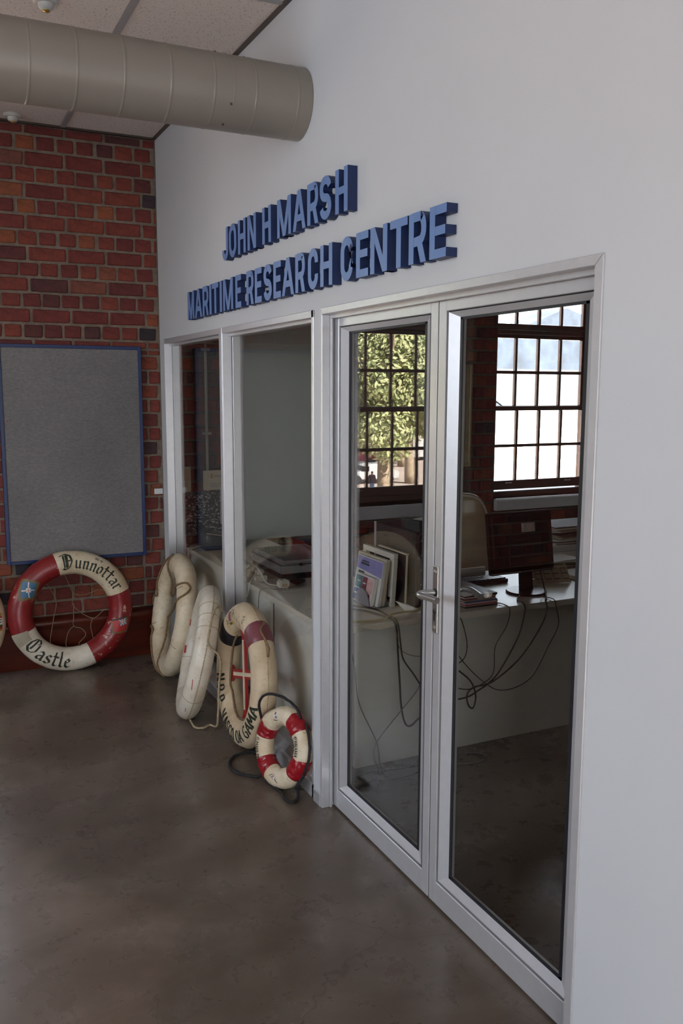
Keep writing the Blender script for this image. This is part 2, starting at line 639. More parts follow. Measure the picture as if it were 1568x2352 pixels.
def sub(name, mb, mats, part, **kw):
    """a sub-part under a part; part has an identity own matrix so local coordinates equal the part's"""
    o = mb.build(name, mats, None, **kw)
    o.parent = part
    return o


def spline(pts, n=8, closed=False):
    P = [Vector(p) for p in pts]
    out = []
    m = len(P)
    for i in range(m if closed else m-1):
        p0 = P[(i-1) % m] if (closed or i > 0) else P[0]*2-P[1]
        p1, p2 = P[i], P[(i+1) % m]
        p3 = P[(i+2) % m] if (closed or i < m-2) else P[-1]*2-P[-2]
        for k in range(n):
            t = k/n
            out.append(0.5*((2*p1)+(p2-p0)*t+(2*p0-5*p1+4*p2-p3)*t*t+(3*p1-p0-3*p2+p3)*t**3))
    if not closed:
        out.append(P[-1])
    return out


def quad_holes(mb, axis, pos, thick, a0, a1, b0, b1, holes, mi=0):
    """a slab perpendicular to axis ('x' or 'y') spanning a (the other horizontal) and b (z) with rectangular holes"""
    As = sorted({a0, a1, *[h[0] for h in holes], *[h[1] for h in holes]})
    Bs = sorted({b0, b1, *[h[2] for h in holes], *[h[3] for h in holes]})
    for i in range(len(As)-1):
        # merge vertical runs to keep long clean faces
        run = None
        for j in range(len(Bs)):
            solid = False
            if j < len(Bs)-1:
                ca, cb = (As[i]+As[i+1])/2, (Bs[j]+Bs[j+1])/2
                solid = not any(h[0] < ca < h[1] and h[2] < cb < h[3] for h in holes)
            if solid and run is None:
                run = Bs[j]
            if not solid and run is not None:
                if axis == 'x':
                    mb.box(pos, pos+thick, As[i], As[i+1], run, Bs[j], mi)
                else:
                    mb.box(As[i], As[i+1], pos, pos+thick, run, Bs[j], mi)
                run = None
    return mb


ZC = 3.36          # ceiling height
YB = 4.14          # face of the brick wall

# ------------------------------------------------------------------ room shell
mb = MB()
mb.box(-5.2, 4.6, -4.8, 4.6, -0.12, 0.0)
fl = mb.build('floor', M['floor'])
tag(fl, 'brown sealed concrete floor with cracks and stains', None, kind='structure')

mb = MB()
mb.box(-5.2, 4.6, -4.8, 4.6, ZC+0.05, ZC+0.2)
ce = mb.build('ceiling', M['tee'])
tag(ce, 'suspended ceiling of fissured grey tiles in a tee grid', None, kind='structure')
xs = [0.0, -0.57, -1.17, -1.77, -2.37, -2.97, -3.57, -4.17, -4.77, -5.0]
ys = [4.14, 3.13, 1.93, 0.73, -0.47, -1.67, -2.87, -4.07, -4.5]
for i in range(len(xs)-1):
    for j in range(len(ys)-1):
        x1, x0, y1, y0 = xs[i]-0.014, xs[i+1]+0.014, ys[j]-0.014, ys[j+1]+0.014
        mb = MB()
        mb.box(x0, x1, y0, y1, ZC+0.004, ZC+0.03)
        mb.build('ceiling_tile', M['tile'], ce, bevel=0.003)
for x in xs[1:-1]:
    MB().box(x-0.014, x+0.014, -4.5, 4.14, ZC-0.002, ZC+0.03).build('grid_tee', M['tee'], ce)
for y in ys[1:-1]:
    for i in range(len(xs)-1):
        MB().box(xs[i+1]+0.014, xs[i]-0.014, y-0.012, y+0.012, ZC-0.0015, ZC+0.03).build('cross_tee', M['tee'], ce)
mb = MB()
mb.box(-0.022, 0.0, -4.5, 4.14, ZC-0.004, ZC+0.02)
tag(mb.build('trim_1', M['dark_trim']), 'thin dark brown angle trim where the ceiling meets the white wall', None, kind='structure')
mb = MB()
mb.box(-5.0, -0.022, 4.105, 4.139, ZC-0.006, ZC+0.02)
tag(mb.build('trim_2', M['dark_trim']), 'thin dark angle trim where the ceiling meets the brick wall', None, kind='structure')
# office ceiling, plain
mb = MB()
mb.box(0.1, 4.4, -4.5, 4.14, ZC-0.01, ZC+0.04)
tag(mb.build('ceiling_office', M['office_wall']), 'plain pale office ceiling behind the partition', None, kind='structure')

# white partition with the glazed openings
mb = MB()
quad_holes(mb, 'x', 0.0, 0.10, -4.5, YB, 0.0, ZC+0.05, [(0.0, 1.582, -1, 2.10), (1.656, 4.018, -1, 2.10)])
wr = mb.build('wall_right', M['wall'])
tag(wr, 'white painted partition wall above and beside the glass doors', None, kind='structure')
# other hall walls (behind and left of the camera) with openings added for the fill lamps
mb = MB()
quad_holes(mb, 'x', -5.2, 0.2, -4.8, 4.6, 0.0, ZC+0.05, [(-0.6, 1.8, 1.45, 3.15)])
tag(mb.build('wall_left', M['hall_wall']), 'brownish hall wall with a wide opening added for the fill lamp', None, kind='structure')
mb = MB()
quad_holes(mb, 'y', -4.7, 0.2, -5.0, 4.4, 0.0, ZC+0.05, [(-3.3, -1.1, 0.0, 2.4)])
tag(mb.build('wall_front', M['hall_wall']), 'brownish hall wall with a wide doorway added for the fill lamp', None, kind='structure')
mb = MB()
mb.box(4.4, 4.6, -4.5, 4.6, 0, ZC+0.05)
tag(mb.build('wall_office_side', M['office_wall']), 'pale end wall of the office', None, kind='structure')


# ---- brick walls
HP = 0.1185            # header pitch
CP = 0.0931            # course pitch
JT = 0.0155
_bcache = {}


def brick_mesh(w, h, var):
    key = (round(w, 3), var)
    if key in _bcache:
        return _bcache[key]
    rnd = random.Random(var*97+int(w*1000))
    bm = bmesh.new()
    d = 0.03
    vs_ = []
    for x in (-w/2, w/2):
        for y in (0, d):
            for z in (-h/2, h/2):
                vs_.append(bm.verts.new((x+rnd.uniform(-.004, .004), y+rnd.uniform(-.002, .002), z+rnd.uniform(-.003, .003))))
    for f in [(0, 1, 3, 2), (4, 6, 7, 5), (0, 4, 5, 1), (2, 3, 7, 6), (0, 2, 6, 4), (1, 5, 7, 3)]:
        bm.faces.new([vs_[i] for i in f])
    bmesh.ops.recalc_face_normals(bm, faces=bm.faces)
    front = [e for e in bm.edges if sum(1 for v in e.verts if v.co.y < d*0.5) >= 1]
    bmesh.ops.bevel(bm, geom=front, offset=0.0055, segments=1, affect='EDGES', clamp_overlap=True)
    me = bpy.data.meshes.new('brick')
    bm.to_mesh(me)
    bm.free()
    me.materials.append(M['brick'])
    _bcache[key] = me
    return me


def courses(x0, x1, z0, z1, header_x=-0.023, z_ref=3.209):
    """English bond: yields (xa, xb, za, zb) of bricks clipped to the rectangle"""
    k0 = math.floor((z0-z_ref)/CP)-1
    k1 = math.ceil((z1-z_ref)/CP)+1
    for k in range(k0, k1):
        za, zb = z_ref+k*CP, z_ref+(k+1)*CP
        if zb <= z0+0.02 or za >= z1-0.02:
            continue
        head = (k % 2 == 0)
        pitch = HP if head else HP*2
        off = header_x if head else header_x-HP*0.55
        off += math.sin(k*12.9)*0.008
        i0 = math.floor((x0-off)/pitch)-1
        i1 = math.ceil((x1-off)/pitch)+1
        for i in range(i0, i1):
            xa, xb = off+i*pitch, off+(i+1)*pitch
            xa, xb = max(xa, x0), min(xb, x1)
            if xb-xa < 0.03:
                continue
            yield xa, xb, max(za, z0), min(zb, z1)


def lay_bricks(parent, rects, budget, inner_name='brick'):
    """rects: list of (x0,x1,z0,z1,single) ; single ones become parts, others are joined as stuff"""
    n = 0
    rest = MB()
    for (x0, x1, z0, z1, single) in rects:
        for xa, xb, za, zb in courses(x0, x1, z0, z1):
            w, h = xb-xa-JT, zb-za-JT
            if h < 0.02:
                continue
            jit = random.uniform(-0.003, 0.003)
            cx_, cz_ = (xa+xb)/2, (za+zb)/2
            if single and n < budget:
                var = random.randrange(5)
                # widths are snapped so alike bricks share a mesh
                me = brick_mesh(w, CP-JT, var)
                o = bpy.data.objects.new(inner_name, me)
                COL.objects.link(o)
                o.parent = parent
                o.location = (cx_+random.uniform(-.002, .002), YB+jit, cz_)
                sz = h/(CP-JT)
                o.scale = (1, 1, sz)
                n += 1
            else:
                y0 = YB+jit
                b_ = 0.005
                xa2, xb2, za2, zb2 = cx_-w/2, cx_+w/2, cz_-h/2, cz_+h/2
                v = [(xa2, y0+b_, za2), (xb2, y0+b_, za2), (xb2, y0+b_, zb2), (xa2, y0+b_, zb2),
                     (xa2+b_, y0, za2+b_), (xb2-b_, y0, za2+b_), (xb2-b_, y0, zb2-b_), (xa2+b_, y0, zb2-b_),
                     (xa2, y0+.03, za2), (xb2, y0+.03, za2), (xb2, y0+.03, zb2), (xa2, y0+.03, zb2)]
                rest.add(v, [(4, 5, 6, 7), (0, 1, 5, 4), (1, 2, 6, 5), (2, 3, 7, 6), (3, 0, 4, 7), (8, 9, 1, 0), (9, 10, 2, 1), (10, 11, 3, 2), (11, 8, 0, 3)])
    if rest.f:
        o = rest.build('bricks', M['brick'], parent)
        o['kind'] = 'stuff'
    return n


# back wall of the hall: mortar core + bricks ; window opening left of the notice board (out of frame)
W5 = (-2.335, -1.275, 0.905, 2.94)
mb = MB()
quad_holes(mb, 'y', YB+0.009, 0.44, -5.0, 0.0, 0.0, ZC+0.04, [W5])
wb = mb.build('wall_back', M['mortar'])
tag(wb, 'old red brick wall in English bond behind the notice board', None, kind='structure')
BOARD = (-1.0, -0.131, 0.68, 2.06)
lay_bricks(wb, [(-1.15, 0.0, 2.04, ZC, True), (-0.14, 0.0, 0.30, 2.04, True), (-1.15, -0.14, 0.30, 0.70, True),
                (-1.15, -0.14, 0.70, 2.04, False), (-5.0, -2.335, 0.0, ZC, False), (-1.275, -1.15, 0.0, ZC, False), (-2.335, -1.275, 0.0, 0.82, False), (-2.335, -1.275, 2.94, ZC, False),
                (-1.15, 0, 0.0, 0.30, False)], 300)

# far brick wall of the office with two sash-window openings
W4 = (2.716, 3.80, 0.905, 2.90)
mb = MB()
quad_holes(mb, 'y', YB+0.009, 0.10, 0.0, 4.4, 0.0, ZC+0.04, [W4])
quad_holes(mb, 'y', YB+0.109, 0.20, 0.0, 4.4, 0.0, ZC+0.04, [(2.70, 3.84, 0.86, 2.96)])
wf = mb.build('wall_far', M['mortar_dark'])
tag(wf, 'dim brick office wall around the sash window', None, kind='structure')
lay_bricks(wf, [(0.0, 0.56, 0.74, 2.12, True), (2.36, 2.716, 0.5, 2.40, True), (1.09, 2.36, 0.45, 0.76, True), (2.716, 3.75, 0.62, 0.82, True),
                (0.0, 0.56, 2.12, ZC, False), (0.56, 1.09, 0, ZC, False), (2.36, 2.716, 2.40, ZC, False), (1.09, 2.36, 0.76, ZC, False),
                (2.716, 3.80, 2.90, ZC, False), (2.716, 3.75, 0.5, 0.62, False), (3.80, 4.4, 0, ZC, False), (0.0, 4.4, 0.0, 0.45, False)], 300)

# mahogany skirting at the foot of the brick wall
mb = MB()
prof = [(4.138, 0.0), (4.085, 0.0), (4.078, 0.03), (4.074, 0.24), (4.070, 0.262), (4.066, 0.272), (4.062, 0.288), (4.066, 0.302), (4.080, 0.312), (4.10, 0.318), (4.128, 0.322), (4.138, 0.322)]
mb.prism([(-5.0, y, z) for y, z in prof], (5.0-0.002, 0, 0))
tag(mb.build('baseboard_back', M['wood_red'], smooth=True, angle=R_(40)), 'tall dark red polished wooden skirting along the brick wall', None, kind='structure')

# ------------------------------------------------------------------ interior glazing (shopfront windows)
GX = 0.048     # depth of the fixed glass


def fixed_window(name, y0, y1, label, sill_joint=None):
    w = structure(name, label)
    A = M['alu']
    # outer frame: four members flush with the wall, with a stepped reveal
    MB().box(-0.004, 0.030, y0, y1, 2.074, 2.104).build('head_rail', A, w, bevel=0.002)
    MB().box(0.030, 0.105, y0, y1, 2.060, 2.104).build('head_stop', A, w, bevel=0.002)
    for (ya, yb, nm) in ((y0, y0+0.024, 'jamb_near'), (y1-0.024, y1, 'jamb_far')):
        pass
    MB().box(-0.004, 0.034, y0, y0+0.022, 0.0, 2.104).build('jamb', A, w, bevel=0.002)
    MB().box(0.034, 0.110, y0, y0+0.030, 0.0, 2.104).build('jamb_stop', A, w, bevel=0.002)
    MB().box(-0.004, 0.046, y1-0.006, y1, 0.0, 2.104).build('jamb', A, w, bevel=0.001)
    MB().box(0.050, 0.112, y1-0.014, y1, 0.0, 2.104).build('jamb_stop', A, w, bevel=0.002)
    MB().box(0.046, 0.052, y1-0.010, y1-0.004, 0.05, 2.07).build('gasket', M['gasket'], w)
    MB().box(-0.004, 0.110, y0, y1, 0.0, 0.070).build('bottom_rail', A, w, bevel=0.003)
    mb = MB()
    mb.prism([(0.018, y0+0.022, 0.070), (0.110, y0+0.022, 0.070), (0.110, y0+0.022, 0.100), (0.043, y0+0.022, 0.100)], (0, y1-y0-0.03, 0))
    mb.build('sloped_bead', A, w)
    MB().box(GX-0.003, GX+0.003, y0+0.02, y1-0.008, 0.095, 2.068).build('glass', M['glass'], w)
    return w


fixed_window('window_1', 2.832, 4.018, 'narrow fixed interior window nearest the brick wall in a silver frame')
fixed_window('window_2', 1.656, 2.832, 'wide fixed interior window beside the glass doors in a silver frame')
mb = MB()
mb.box(-0.007, -0.0005, 2.832, 2.874, 0.0, 2.104)
mb.box(0.0, 0.11, 2.833, 2.858, 0.0, 2.104)
tag(mb.build('trim_3', M['alu'], bevel=0.001), 'light grey aluminium mullion between the two interior windows', None, kind='structure')
mb = MB()
mb.box(-0.008, 0.0, 1.584, 1.655, 0.0, 0.055)
tag(mb.build('baseboard_pier', M['alu'], bevel=0.001), 'short grey skirting at the foot of the pier beside the doors', None, kind='structure')

# ------------------------------------------------------------------ glass double door
df = structure('trim_4', 'white aluminium frame around the pair of glass doors')
A = M['alu']
mb = MB()
mb.prism([(-0.006, -0.017, 0.0), (-0.006, 0.012, 0.0), (-0.006, 0.012, 2.078), (-0.006, -0.017, 2.104)], (0.040, 0, 0))
mb.build('jamb', A, df, bevel=0.0015)
mb = MB()
mb.prism([(-0.006, 1.567, 0.0), (-0.006, 1.583, 0.0), (-0.006, 1.583, 2.104), (-0.006, 1.567, 2.078)], (0.036, 0, 0))
mb.build('jamb', A, df, bevel=0.0015)
mb = MB()
mb.prism([(-0.006, -0.017, 2.105), (-0.006, 1.583, 2.105), (-0.006, 1.567, 2.079), (-0.006, 0.012, 2.079)], (0.036, 0, 0))
mb.build('head', A, df, bevel=0.0015)
MB().box(0.030, 0.040, 1.560, 1.583, 0.0, 2.08).build('jamb_lip', A, df, bevel=0.001)
MB().box(0.030, 0.044, 0.012, 1.560, 2.064, 2.085).build('head_lip', A, df, bevel=0.001)
MB().box(0.045, 0.115, 1.578, 1.59, 0.0, 2.09).build('jamb_rebate', A, df)
MB().box(0.045, 0.115, -0.03, 0.004, 0.0, 2.09).build('jamb_rebate', A, df)
MB().box(0.048, 0.115, 0.004, 1.578, 2.069, 2.10).build('head_rebate', A, df)


def door_leaf(name, y0, y1, label, handle):
    """leaf from y0 (near) to y1 (far); front face at x 0.05"""
    d = structure(name, label)
    X0, X1, XG = 0.050, 0.098, 0.078
    st, bead, gk = 0.042, 0.049, 0.012
    zb, zt = 0.008, 2.066
    br, tr = 0.091, 2.031
    MB().box(X0, X1, y1-st, y1, zb, zt).build('stile', A, d, bevel=0.0025)
    MB().box(X0, X1, y0, y0+st, zb, zt).build('stile', A, d, bevel=0.0025)
    MB().box(X0+.0004, X1-.0004, y0+st, y1-st, zb, br).build('bottom_rail', A, d, bevel=0.002)
    MB().box(X0+.0004, X1-.0004, y0+st, y1-st, tr, zt).build('top_rail', A, d, bevel=0.002)
    # sloping glazing beads, mitred, set a hair behind the face with a dark groove
    ya, yb_, za, zb2 = y0+st+0.010, y1-st-0.010, br+0.009, tr-0.004
    yi, yj, zi, zj = ya+0.044, yb_-0.044, za+0.028, zb2-0.018
    fx, bx = X0+0.004, X0+0.021

    def bead4(p, q, r, s_):
        m_ = MB()
        m_.add([p, q, r, s_, *[(X1-0.006, a[1], a[2]) for a in (p, q, r, s_)]],
               [(0, 1, 2, 3), (4, 7, 6, 5), (0, 4, 5, 1), (1, 5, 6, 2), (2, 6, 7, 3), (3, 7, 4, 0)])
        m_.build('glazing_bead', A, d)
    bead4((fx, yb_, za), (fx, yb_, zb2), (bx, yj, zj), (bx, yj, zi))
    bead4((fx, ya, za), (fx, ya, zb2), (bx, yi, zj), (bx, yi, zi))
    bead4((fx, ya, za), (fx, yb_, za), (bx, yj, zi), (bx, yi, zi))
    bead4((fx, ya, zb2), (fx, yb_, zb2), (bx, yj, zj), (bx, yi, zj))
    g = MB()
    g.box(X0+0.012, X1-0.004, y1-st-0.0098, y1-st+0.001, br, tr)
    g.box(X0+0.012, X1-0.004, y0+st-0.001, y0+st+0.0098, br, tr)
    g.box(X0+0.012, X1-0.004, y0+st, y1-st, br-0.001, br+0.009)
    g.box(X0+0.012, X1-0.004, y0+st, y1-st, tr-0.004, tr+0.001)
    g.build('bead_groove', M['gasket'], d)
    g = MB()
    g.box(bx-0.001, XG-0.003, yj-gk, yj+0.001, zi, zj)
    g.box(bx-0.001, XG-0.003, yi-0.001, yi+gk, zi, zj)
    g.box(bx-0.001, XG-0.003, yi, yj, zi-0.001, zi+0.008)
    g.box(bx-0.001, XG-0.003, yi, yj, zj-0.007, zj+0.001)
    g.build('gasket', M['gasket'], d)
    MB().box(XG-0.003, XG+0.003, yi-0.004, yj+0.004, zi-0.004, zj+0.004).build('glass', M['glass'], d)
    if handle:
        yc = y1-0.020
        pl = MB().box(X0-0.009, X0+0.001, yc-0.016, yc+0.016, 0.976, 1.206).build('lock_plate', M['steel'], d, bevel=0.003, seg=2)
        for z in (1.186, 0.996):
            m_ = MB().lathe([(0.0, 0.0), (0.006, 0.0), (0.006, 0.003), (0.0, 0.0045)], (X0-0.008, yc, z), (-1, 0, 0), 12)
            sub('screw', m_, M['steel'], pl, smooth=False).matrix_parent_inverse = Matrix.Identity(4)
        # euro-profile keyhole
        m_ = MB().lathe([(0.0, 0), (0.0085, 0), (0.0085, 0.003), (0.006, 0.0045), (0.0, 0.0045)], (X0-0.0085, yc-0.002, 1.052), (-1, 0, 0), 16)
        m_.prism([(X0-0.0088, yc-0.0065, 1.018), (X0-0.0088, yc+0.0025, 1.018), (X0-0.0088, yc+0.0025, 1.050), (X0-0.0088, yc-0.0065, 1.050)], (-0.0030, 0, 0))
        sub('lock_cylinder', m_, M['black'], pl)
        zc = 1.116
        rose = MB().lathe([(0.0, 0), (0.0135, 0), (0.0135, 0.005), (0.0, 0.005)], (X0-0.0085, yc-0.002, zc), (-1, 0, 0), 20)
        sub('handle_rose', rose, M['black'], pl)
        pts = spline([(X0-0.01, yc, zc), (X0-0.045, yc+0.002, zc+0.002), (X0-0.070, yc-0.004, zc+0.002), (X0-0.078, yc-0.022, zc+0.001), (X0-0.074, yc-0.062, zc+0.002), (X0-0.070, yc-0.112, zc+0.002)], 6)
        MB().tube(pts, 0.0105, 12).build('lever_handle', M['steel'], d, smooth=True, angle=R_(50))
        # the same lever on the inner side, seen through the glass
        pts = spline([(X1, yc, zc), (X1+0.036, yc, zc), (X1+0.052, yc-0.012, zc+0.004), (X1+0.052, yc-0.06, zc+0.006), (X1+0.044, yc-0.118, zc)], 6)
        MB().tube(pts, 0.0105, 12).build('lever_handle', M['steel'], d, smooth=True, angle=R_(50))
        MB().box(X1-0.001, X1+0.009, yc-0.016, yc+0.016, 0.976, 1.206).build('lock_plate', M['steel'], d, bevel=0.003)
    return d


door_leaf('door_1', 0.796, 1.572, 'glass door leaf next to the windows, closed, in a silver aluminium frame', False)
door_leaf('door_2', 0.014, 0.789, 'glass door leaf with the lever handle, closed, in a silver aluminium frame', True)
MB().box(0.075, 0.095, 0.7890, 0.7960, 0.01, 2.066).build('gasket', M['gasket'], df)

# ------------------------------------------------------------------ sash windows of the office
def sash_window(name, label, op, xm, xr, xl, depth):
    """op: opening in the brick; xm: glazing bar x positions; xl/xr glass limits; depth of the glass behind the brick face"""
    w = structure(name, label)
    S = M['sash']
    GY = YB+depth
    sc_ = (GY+1.6506)/(YB+1.6506)
    zbot, z1, zm, z3, zt0, zt1, ztop = [CZ+(z-CZ)*sc_ for z in (1.056, 1.338, 1.640, 1.927, 2.198, 2.282, 2.832)]
    ja, jb = (xl-0.125, xr+0.13) if depth < 0.2 else (op[0], op[1])
    ya, yb = GY-0.043, GY+0.085
    # box frame
    MB().box(xr+0.035, jb, ya, yb, 0.88, 2.94).build('frame_jamb', S, w, bevel=0.004)
    MB().box(ja, xl-0.035, ya, yb, 0.88, 2.94).build('frame_jamb', S, w, bevel=0.004)
    MB().box(xl-0.035, xr+0.035, ya, yb, 2.90, 2.95).build('frame_head', S, w, bevel=0.004)
    MB().box(xl-0.035, xr+0.035, ya, yb, 0.88, 0.95).build('frame_foot', S, w, bevel=0.004)

    def sash(za, zb, rows, dy, brail, trail, nm):
        y0, y1 = GY+dy-0.018, GY+dy+0.018
        zz = [za]+rows+[zb]
        MB().box(xl-0.033, xr+0.033, y0, y1, za-brail, za).build(nm+'_bottom_rail', S, w, bevel=0.003)
        MB().box(xl-0.033, xr+0.033, y0, y1, zb, zb+trail).build(nm+'_top_rail', S, w, bevel=0.003)
        MB().box(xl-0.033, xl, y0, y1, za, zb).build('sash_stile', S, w, bevel=0.003)
        MB().box(xr, xr+0.033, y0, y1, za, zb).build('sash_stile', S, w, bevel=0.003)
        for x in xm:
            MB().box(x-0.0115, x+0.0115, y0+0.004, y1-0.002, za, zb).build('glazing_bar', S, w, bevel=0.003)
        for r in rows:
            MB().box(xl, xr, y0+0.005, y1-0.003, r-0.0125, r+0.0125).build('glazing_bar', S, w, bevel=0.003)
        xx = [xl]+list(xm)+[xr]
        for i in range(len(xx)-1):
            for j in range(len(zz)-1):
                MB().box(xx[i]+0.006, xx[i+1]-0.006, GY+dy-0.002, GY+dy+0.002, zz[j]+0.004, zz[j+1]-0.004).build('pane', M['glass'], w)
    sash(zbot, zm-0.02, [z1], 0.0, 0.075, 0.036, 'lower_sash')
    sash(zm+0.02, zt0, [z3], 0.036, 0.03, 0.045, 'middle_sash')
    MB().box(xl-0.033, xr+0.033, GY-0.02, GY+0.075, zt0+0.03, zt1-0.02).build('transom', S, w, bevel=0.004)
    sash(zt1+0.03, ztop, [(zt1+.03+ztop)/2], 0.036, 0.06, 0.05, 'upper_sash')
    for x in (xl+(xr-xl)*0.16, xl+(xr-xl)*0.84):
        m_ = MB()
        m_.prism([(x-0.03, GY-0.018, zbot-.026), (x+0.03, GY-0.018, zbot-.026), (x+0.026, GY-0.040, zbot-.022), (x-0.026, GY-0.040, zbot-.022)], (0, 0, 0.008))
        m_.build('sash_lift', M['steel'], w, bevel=0.002)
    # moulded apron and white sill board projecting in front of the bricks
    MB().box(op[0], op[1], YB-0.002, ya+0.01, 0.86, 0.905).build('inner_sill', S, w, bevel=0.004)
    m_ = MB()
    m_.prism([(op[0]-0.01, YB-0.048, 0.815), (op[0]-0.01, YB-0.008, 0.815), (op[0]-0.01, YB-0.008, 0.910), (op[0]-0.01, YB-0.030, 0.914), (op[0]-0.01, YB-0.048, 0.900)], (op[1]-op[0]+0.02, 0, 0))
    m_.build('sill_board', M['sill'], w, bevel=0.003)
    return w


sash_window('window_3', 'dark brown sash window filled with glare above the monitor', W4, (3.032, 3.263, 3.496), 3.721, 2.805, 0.155)
# hall sash window left of the notice board: out of frame, mirrored in the glass doors
sash_window('window_4', 'tall hall sash window left of the notice board, mirrored in the glass door', W5, (-2.003, -1.774, -1.548), -1.320, -2.232, 0.300)
w6 = structure('added_window', 'unseen wide window frame added in front of the left fill lamp')  # unseen window, put in to go with the left fill lamp
for y in (-0.58, 0.6, 1.78):
    MB().box(-5.1, -5.05, y-0.02, y+0.02, 1.45, 3.15).build('frame_post', M['alu'], w6)
for z in (1.47, 3.13):
    MB().box(-5.1, -5.05, -0.6, 1.8, z-0.02, z+0.02).build('frame_rail', M['alu'], w6)

# ------------------------------------------------------------------ duct
dz, dy_, dr = 2.930, 1.795, 0.138
du = thing('ventilation_duct', 'large round beige air duct running along the ceiling into the white wall', 'duct', (0, dy_, dz))
mb = MB()
n = 48
mb.grid(lambda u, v: (-5.0+u*4.998, dy_+dr*math.cos(2*PI*v), dz+dr*math.sin(2*PI*v)), 20, n, cv=True)
mb.build('duct_pipe', M['duct'], du, smooth=True)
seams = [-0.06, -0.235, -0.40, -0.565, -0.735, -0.90, -1.06, -1.22, -1.39, -1.56, -1.73, -1.9]
for x in seams:
    mb = MB()
    prf = [(dr+0.0002, -0.005), (dr+0.0013, -0.0025), (dr+0.0013, 0.0025), (dr+0.0002, 0.005)]
    nn = 48
    mb.grid(lambda u, v: (x+prf[int(round(v*3))][1], dy_+prf[int(round(v*3))][0]*math.cos(2*PI*u), dz+prf[int(round(v*3))][0]*math.sin(2*PI*u)), nn, 3, cu=True)
    mb.build('seam', M['duct'], du, smooth=True)
pts = [(-0.338+0.012*math.sin(i/9), dy_+(dr+0.0003)*math.cos(R_(100+i*6)), dz+(dr+0.0003)*math.sin(R_(100+i*6))) for i in range(20)]
MB().tube(pts, 0.0016, 5).build('tape_line', M['duct_seam'], du)
for (x, a) in ((-0.365, 100), (-0.245, 96), (-0.335, -148), (-0.345, -110)):
    y, z = dy_+dr*math.cos(R_(a)), dz+dr*math.sin(R_(a))
    m_ = MB().lathe([(0, -0.001), (0.005, -0.001), (0.0045, 0.005), (0, 0.006)], (x, y, z), (0, math.cos(R_(a)), math.sin(R_(a))), 10)
    m_.build('screw', M['dark_trim'], du)

# ceiling fittings
def detector(x, y, label):
    t = thing('smoke_detector', label, 'detector', (x, y, ZC))
    MB().lathe([(0, 0.004), (0.05, 0.004), (0.052, -0.004), (0.044, -0.012), (0, -0.012)], (x, y, ZC), (0, 0, 1), 28).build('base', M['detector'], t, smooth=True, angle=R_(40))
    MB().lathe([(0, -0.011), (0.032, -0.011), (0.030, -0.026), (0.020, -0.036), (0, -0.038)], (x, y, ZC), (0, 0, 1), 24).build('sensor_dome', M['detector'], t, smooth=True, angle=R_(40))
    MB().lathe([(0, -0.030), (0.016, -0.032), (0.014, -0.041), (0, -0.043)], (x, y, ZC), (0, 0, 1), 16).build('brass_cap', M['brass'], t, smooth=True)
    return t


detector(-0.868, 4.00, 'small round white ceiling detector next to the brick wall')
detector(-0.90, 2.335, 'round ceiling detector at the edge of the ceiling tiles in front of the duct')

# ------------------------------------------------------------------ raised letters on the wall
LD = 0.040


class Glyph:
    def __init__(s, w, h, st):
        s.w, s.h, s.st = w, h, st
        s.p = []

    def poly(s, *pts):
        s.p.append(list(pts))

    def band(s, path, wd, closed=False):
        P = [Vector((a, b)) for a, b in path]
        n = len(P)
        L, Rr = [], []
        for i in range(n):
            a = P[i-1] if (closed or i > 0) else P[i]
            c = P[(i+1) % n] if (closed or i < n-1) else P[i]
            d1 = (P[i]-a).normalized() if (P[i]-a).length > 0 else (c-P[i]).normalized()
            d2 = (c-P[i]).normalized() if (c-P[i]).length > 0 else d1
            nn = Vector((-(d1+d2).y, (d1+d2).x))
            nn = nn.normalized() if nn.length > 0 else Vector((-d1.y, d1.x))
            k = 1/max(0.5, nn.dot(Vector((-d1.y, d1.x))))
            L.append(P[i]+nn*wd/2*k)
            Rr.append(P[i]-nn*wd/2*k)
        for i in range(n if closed else n-1):
            j = (i+1) % n
            s.p.append([L[i], L[j], Rr[j], Rr[i]])


def arc(cx, cy, rx, ry, a0, a1, n=10):
    return [(cx+rx*math.cos(R_(a0+(a1-a0)*i/n)), cy+ry*math.sin(R_(a0+(a1-a0)*i/n))) for i in range(n+1)]


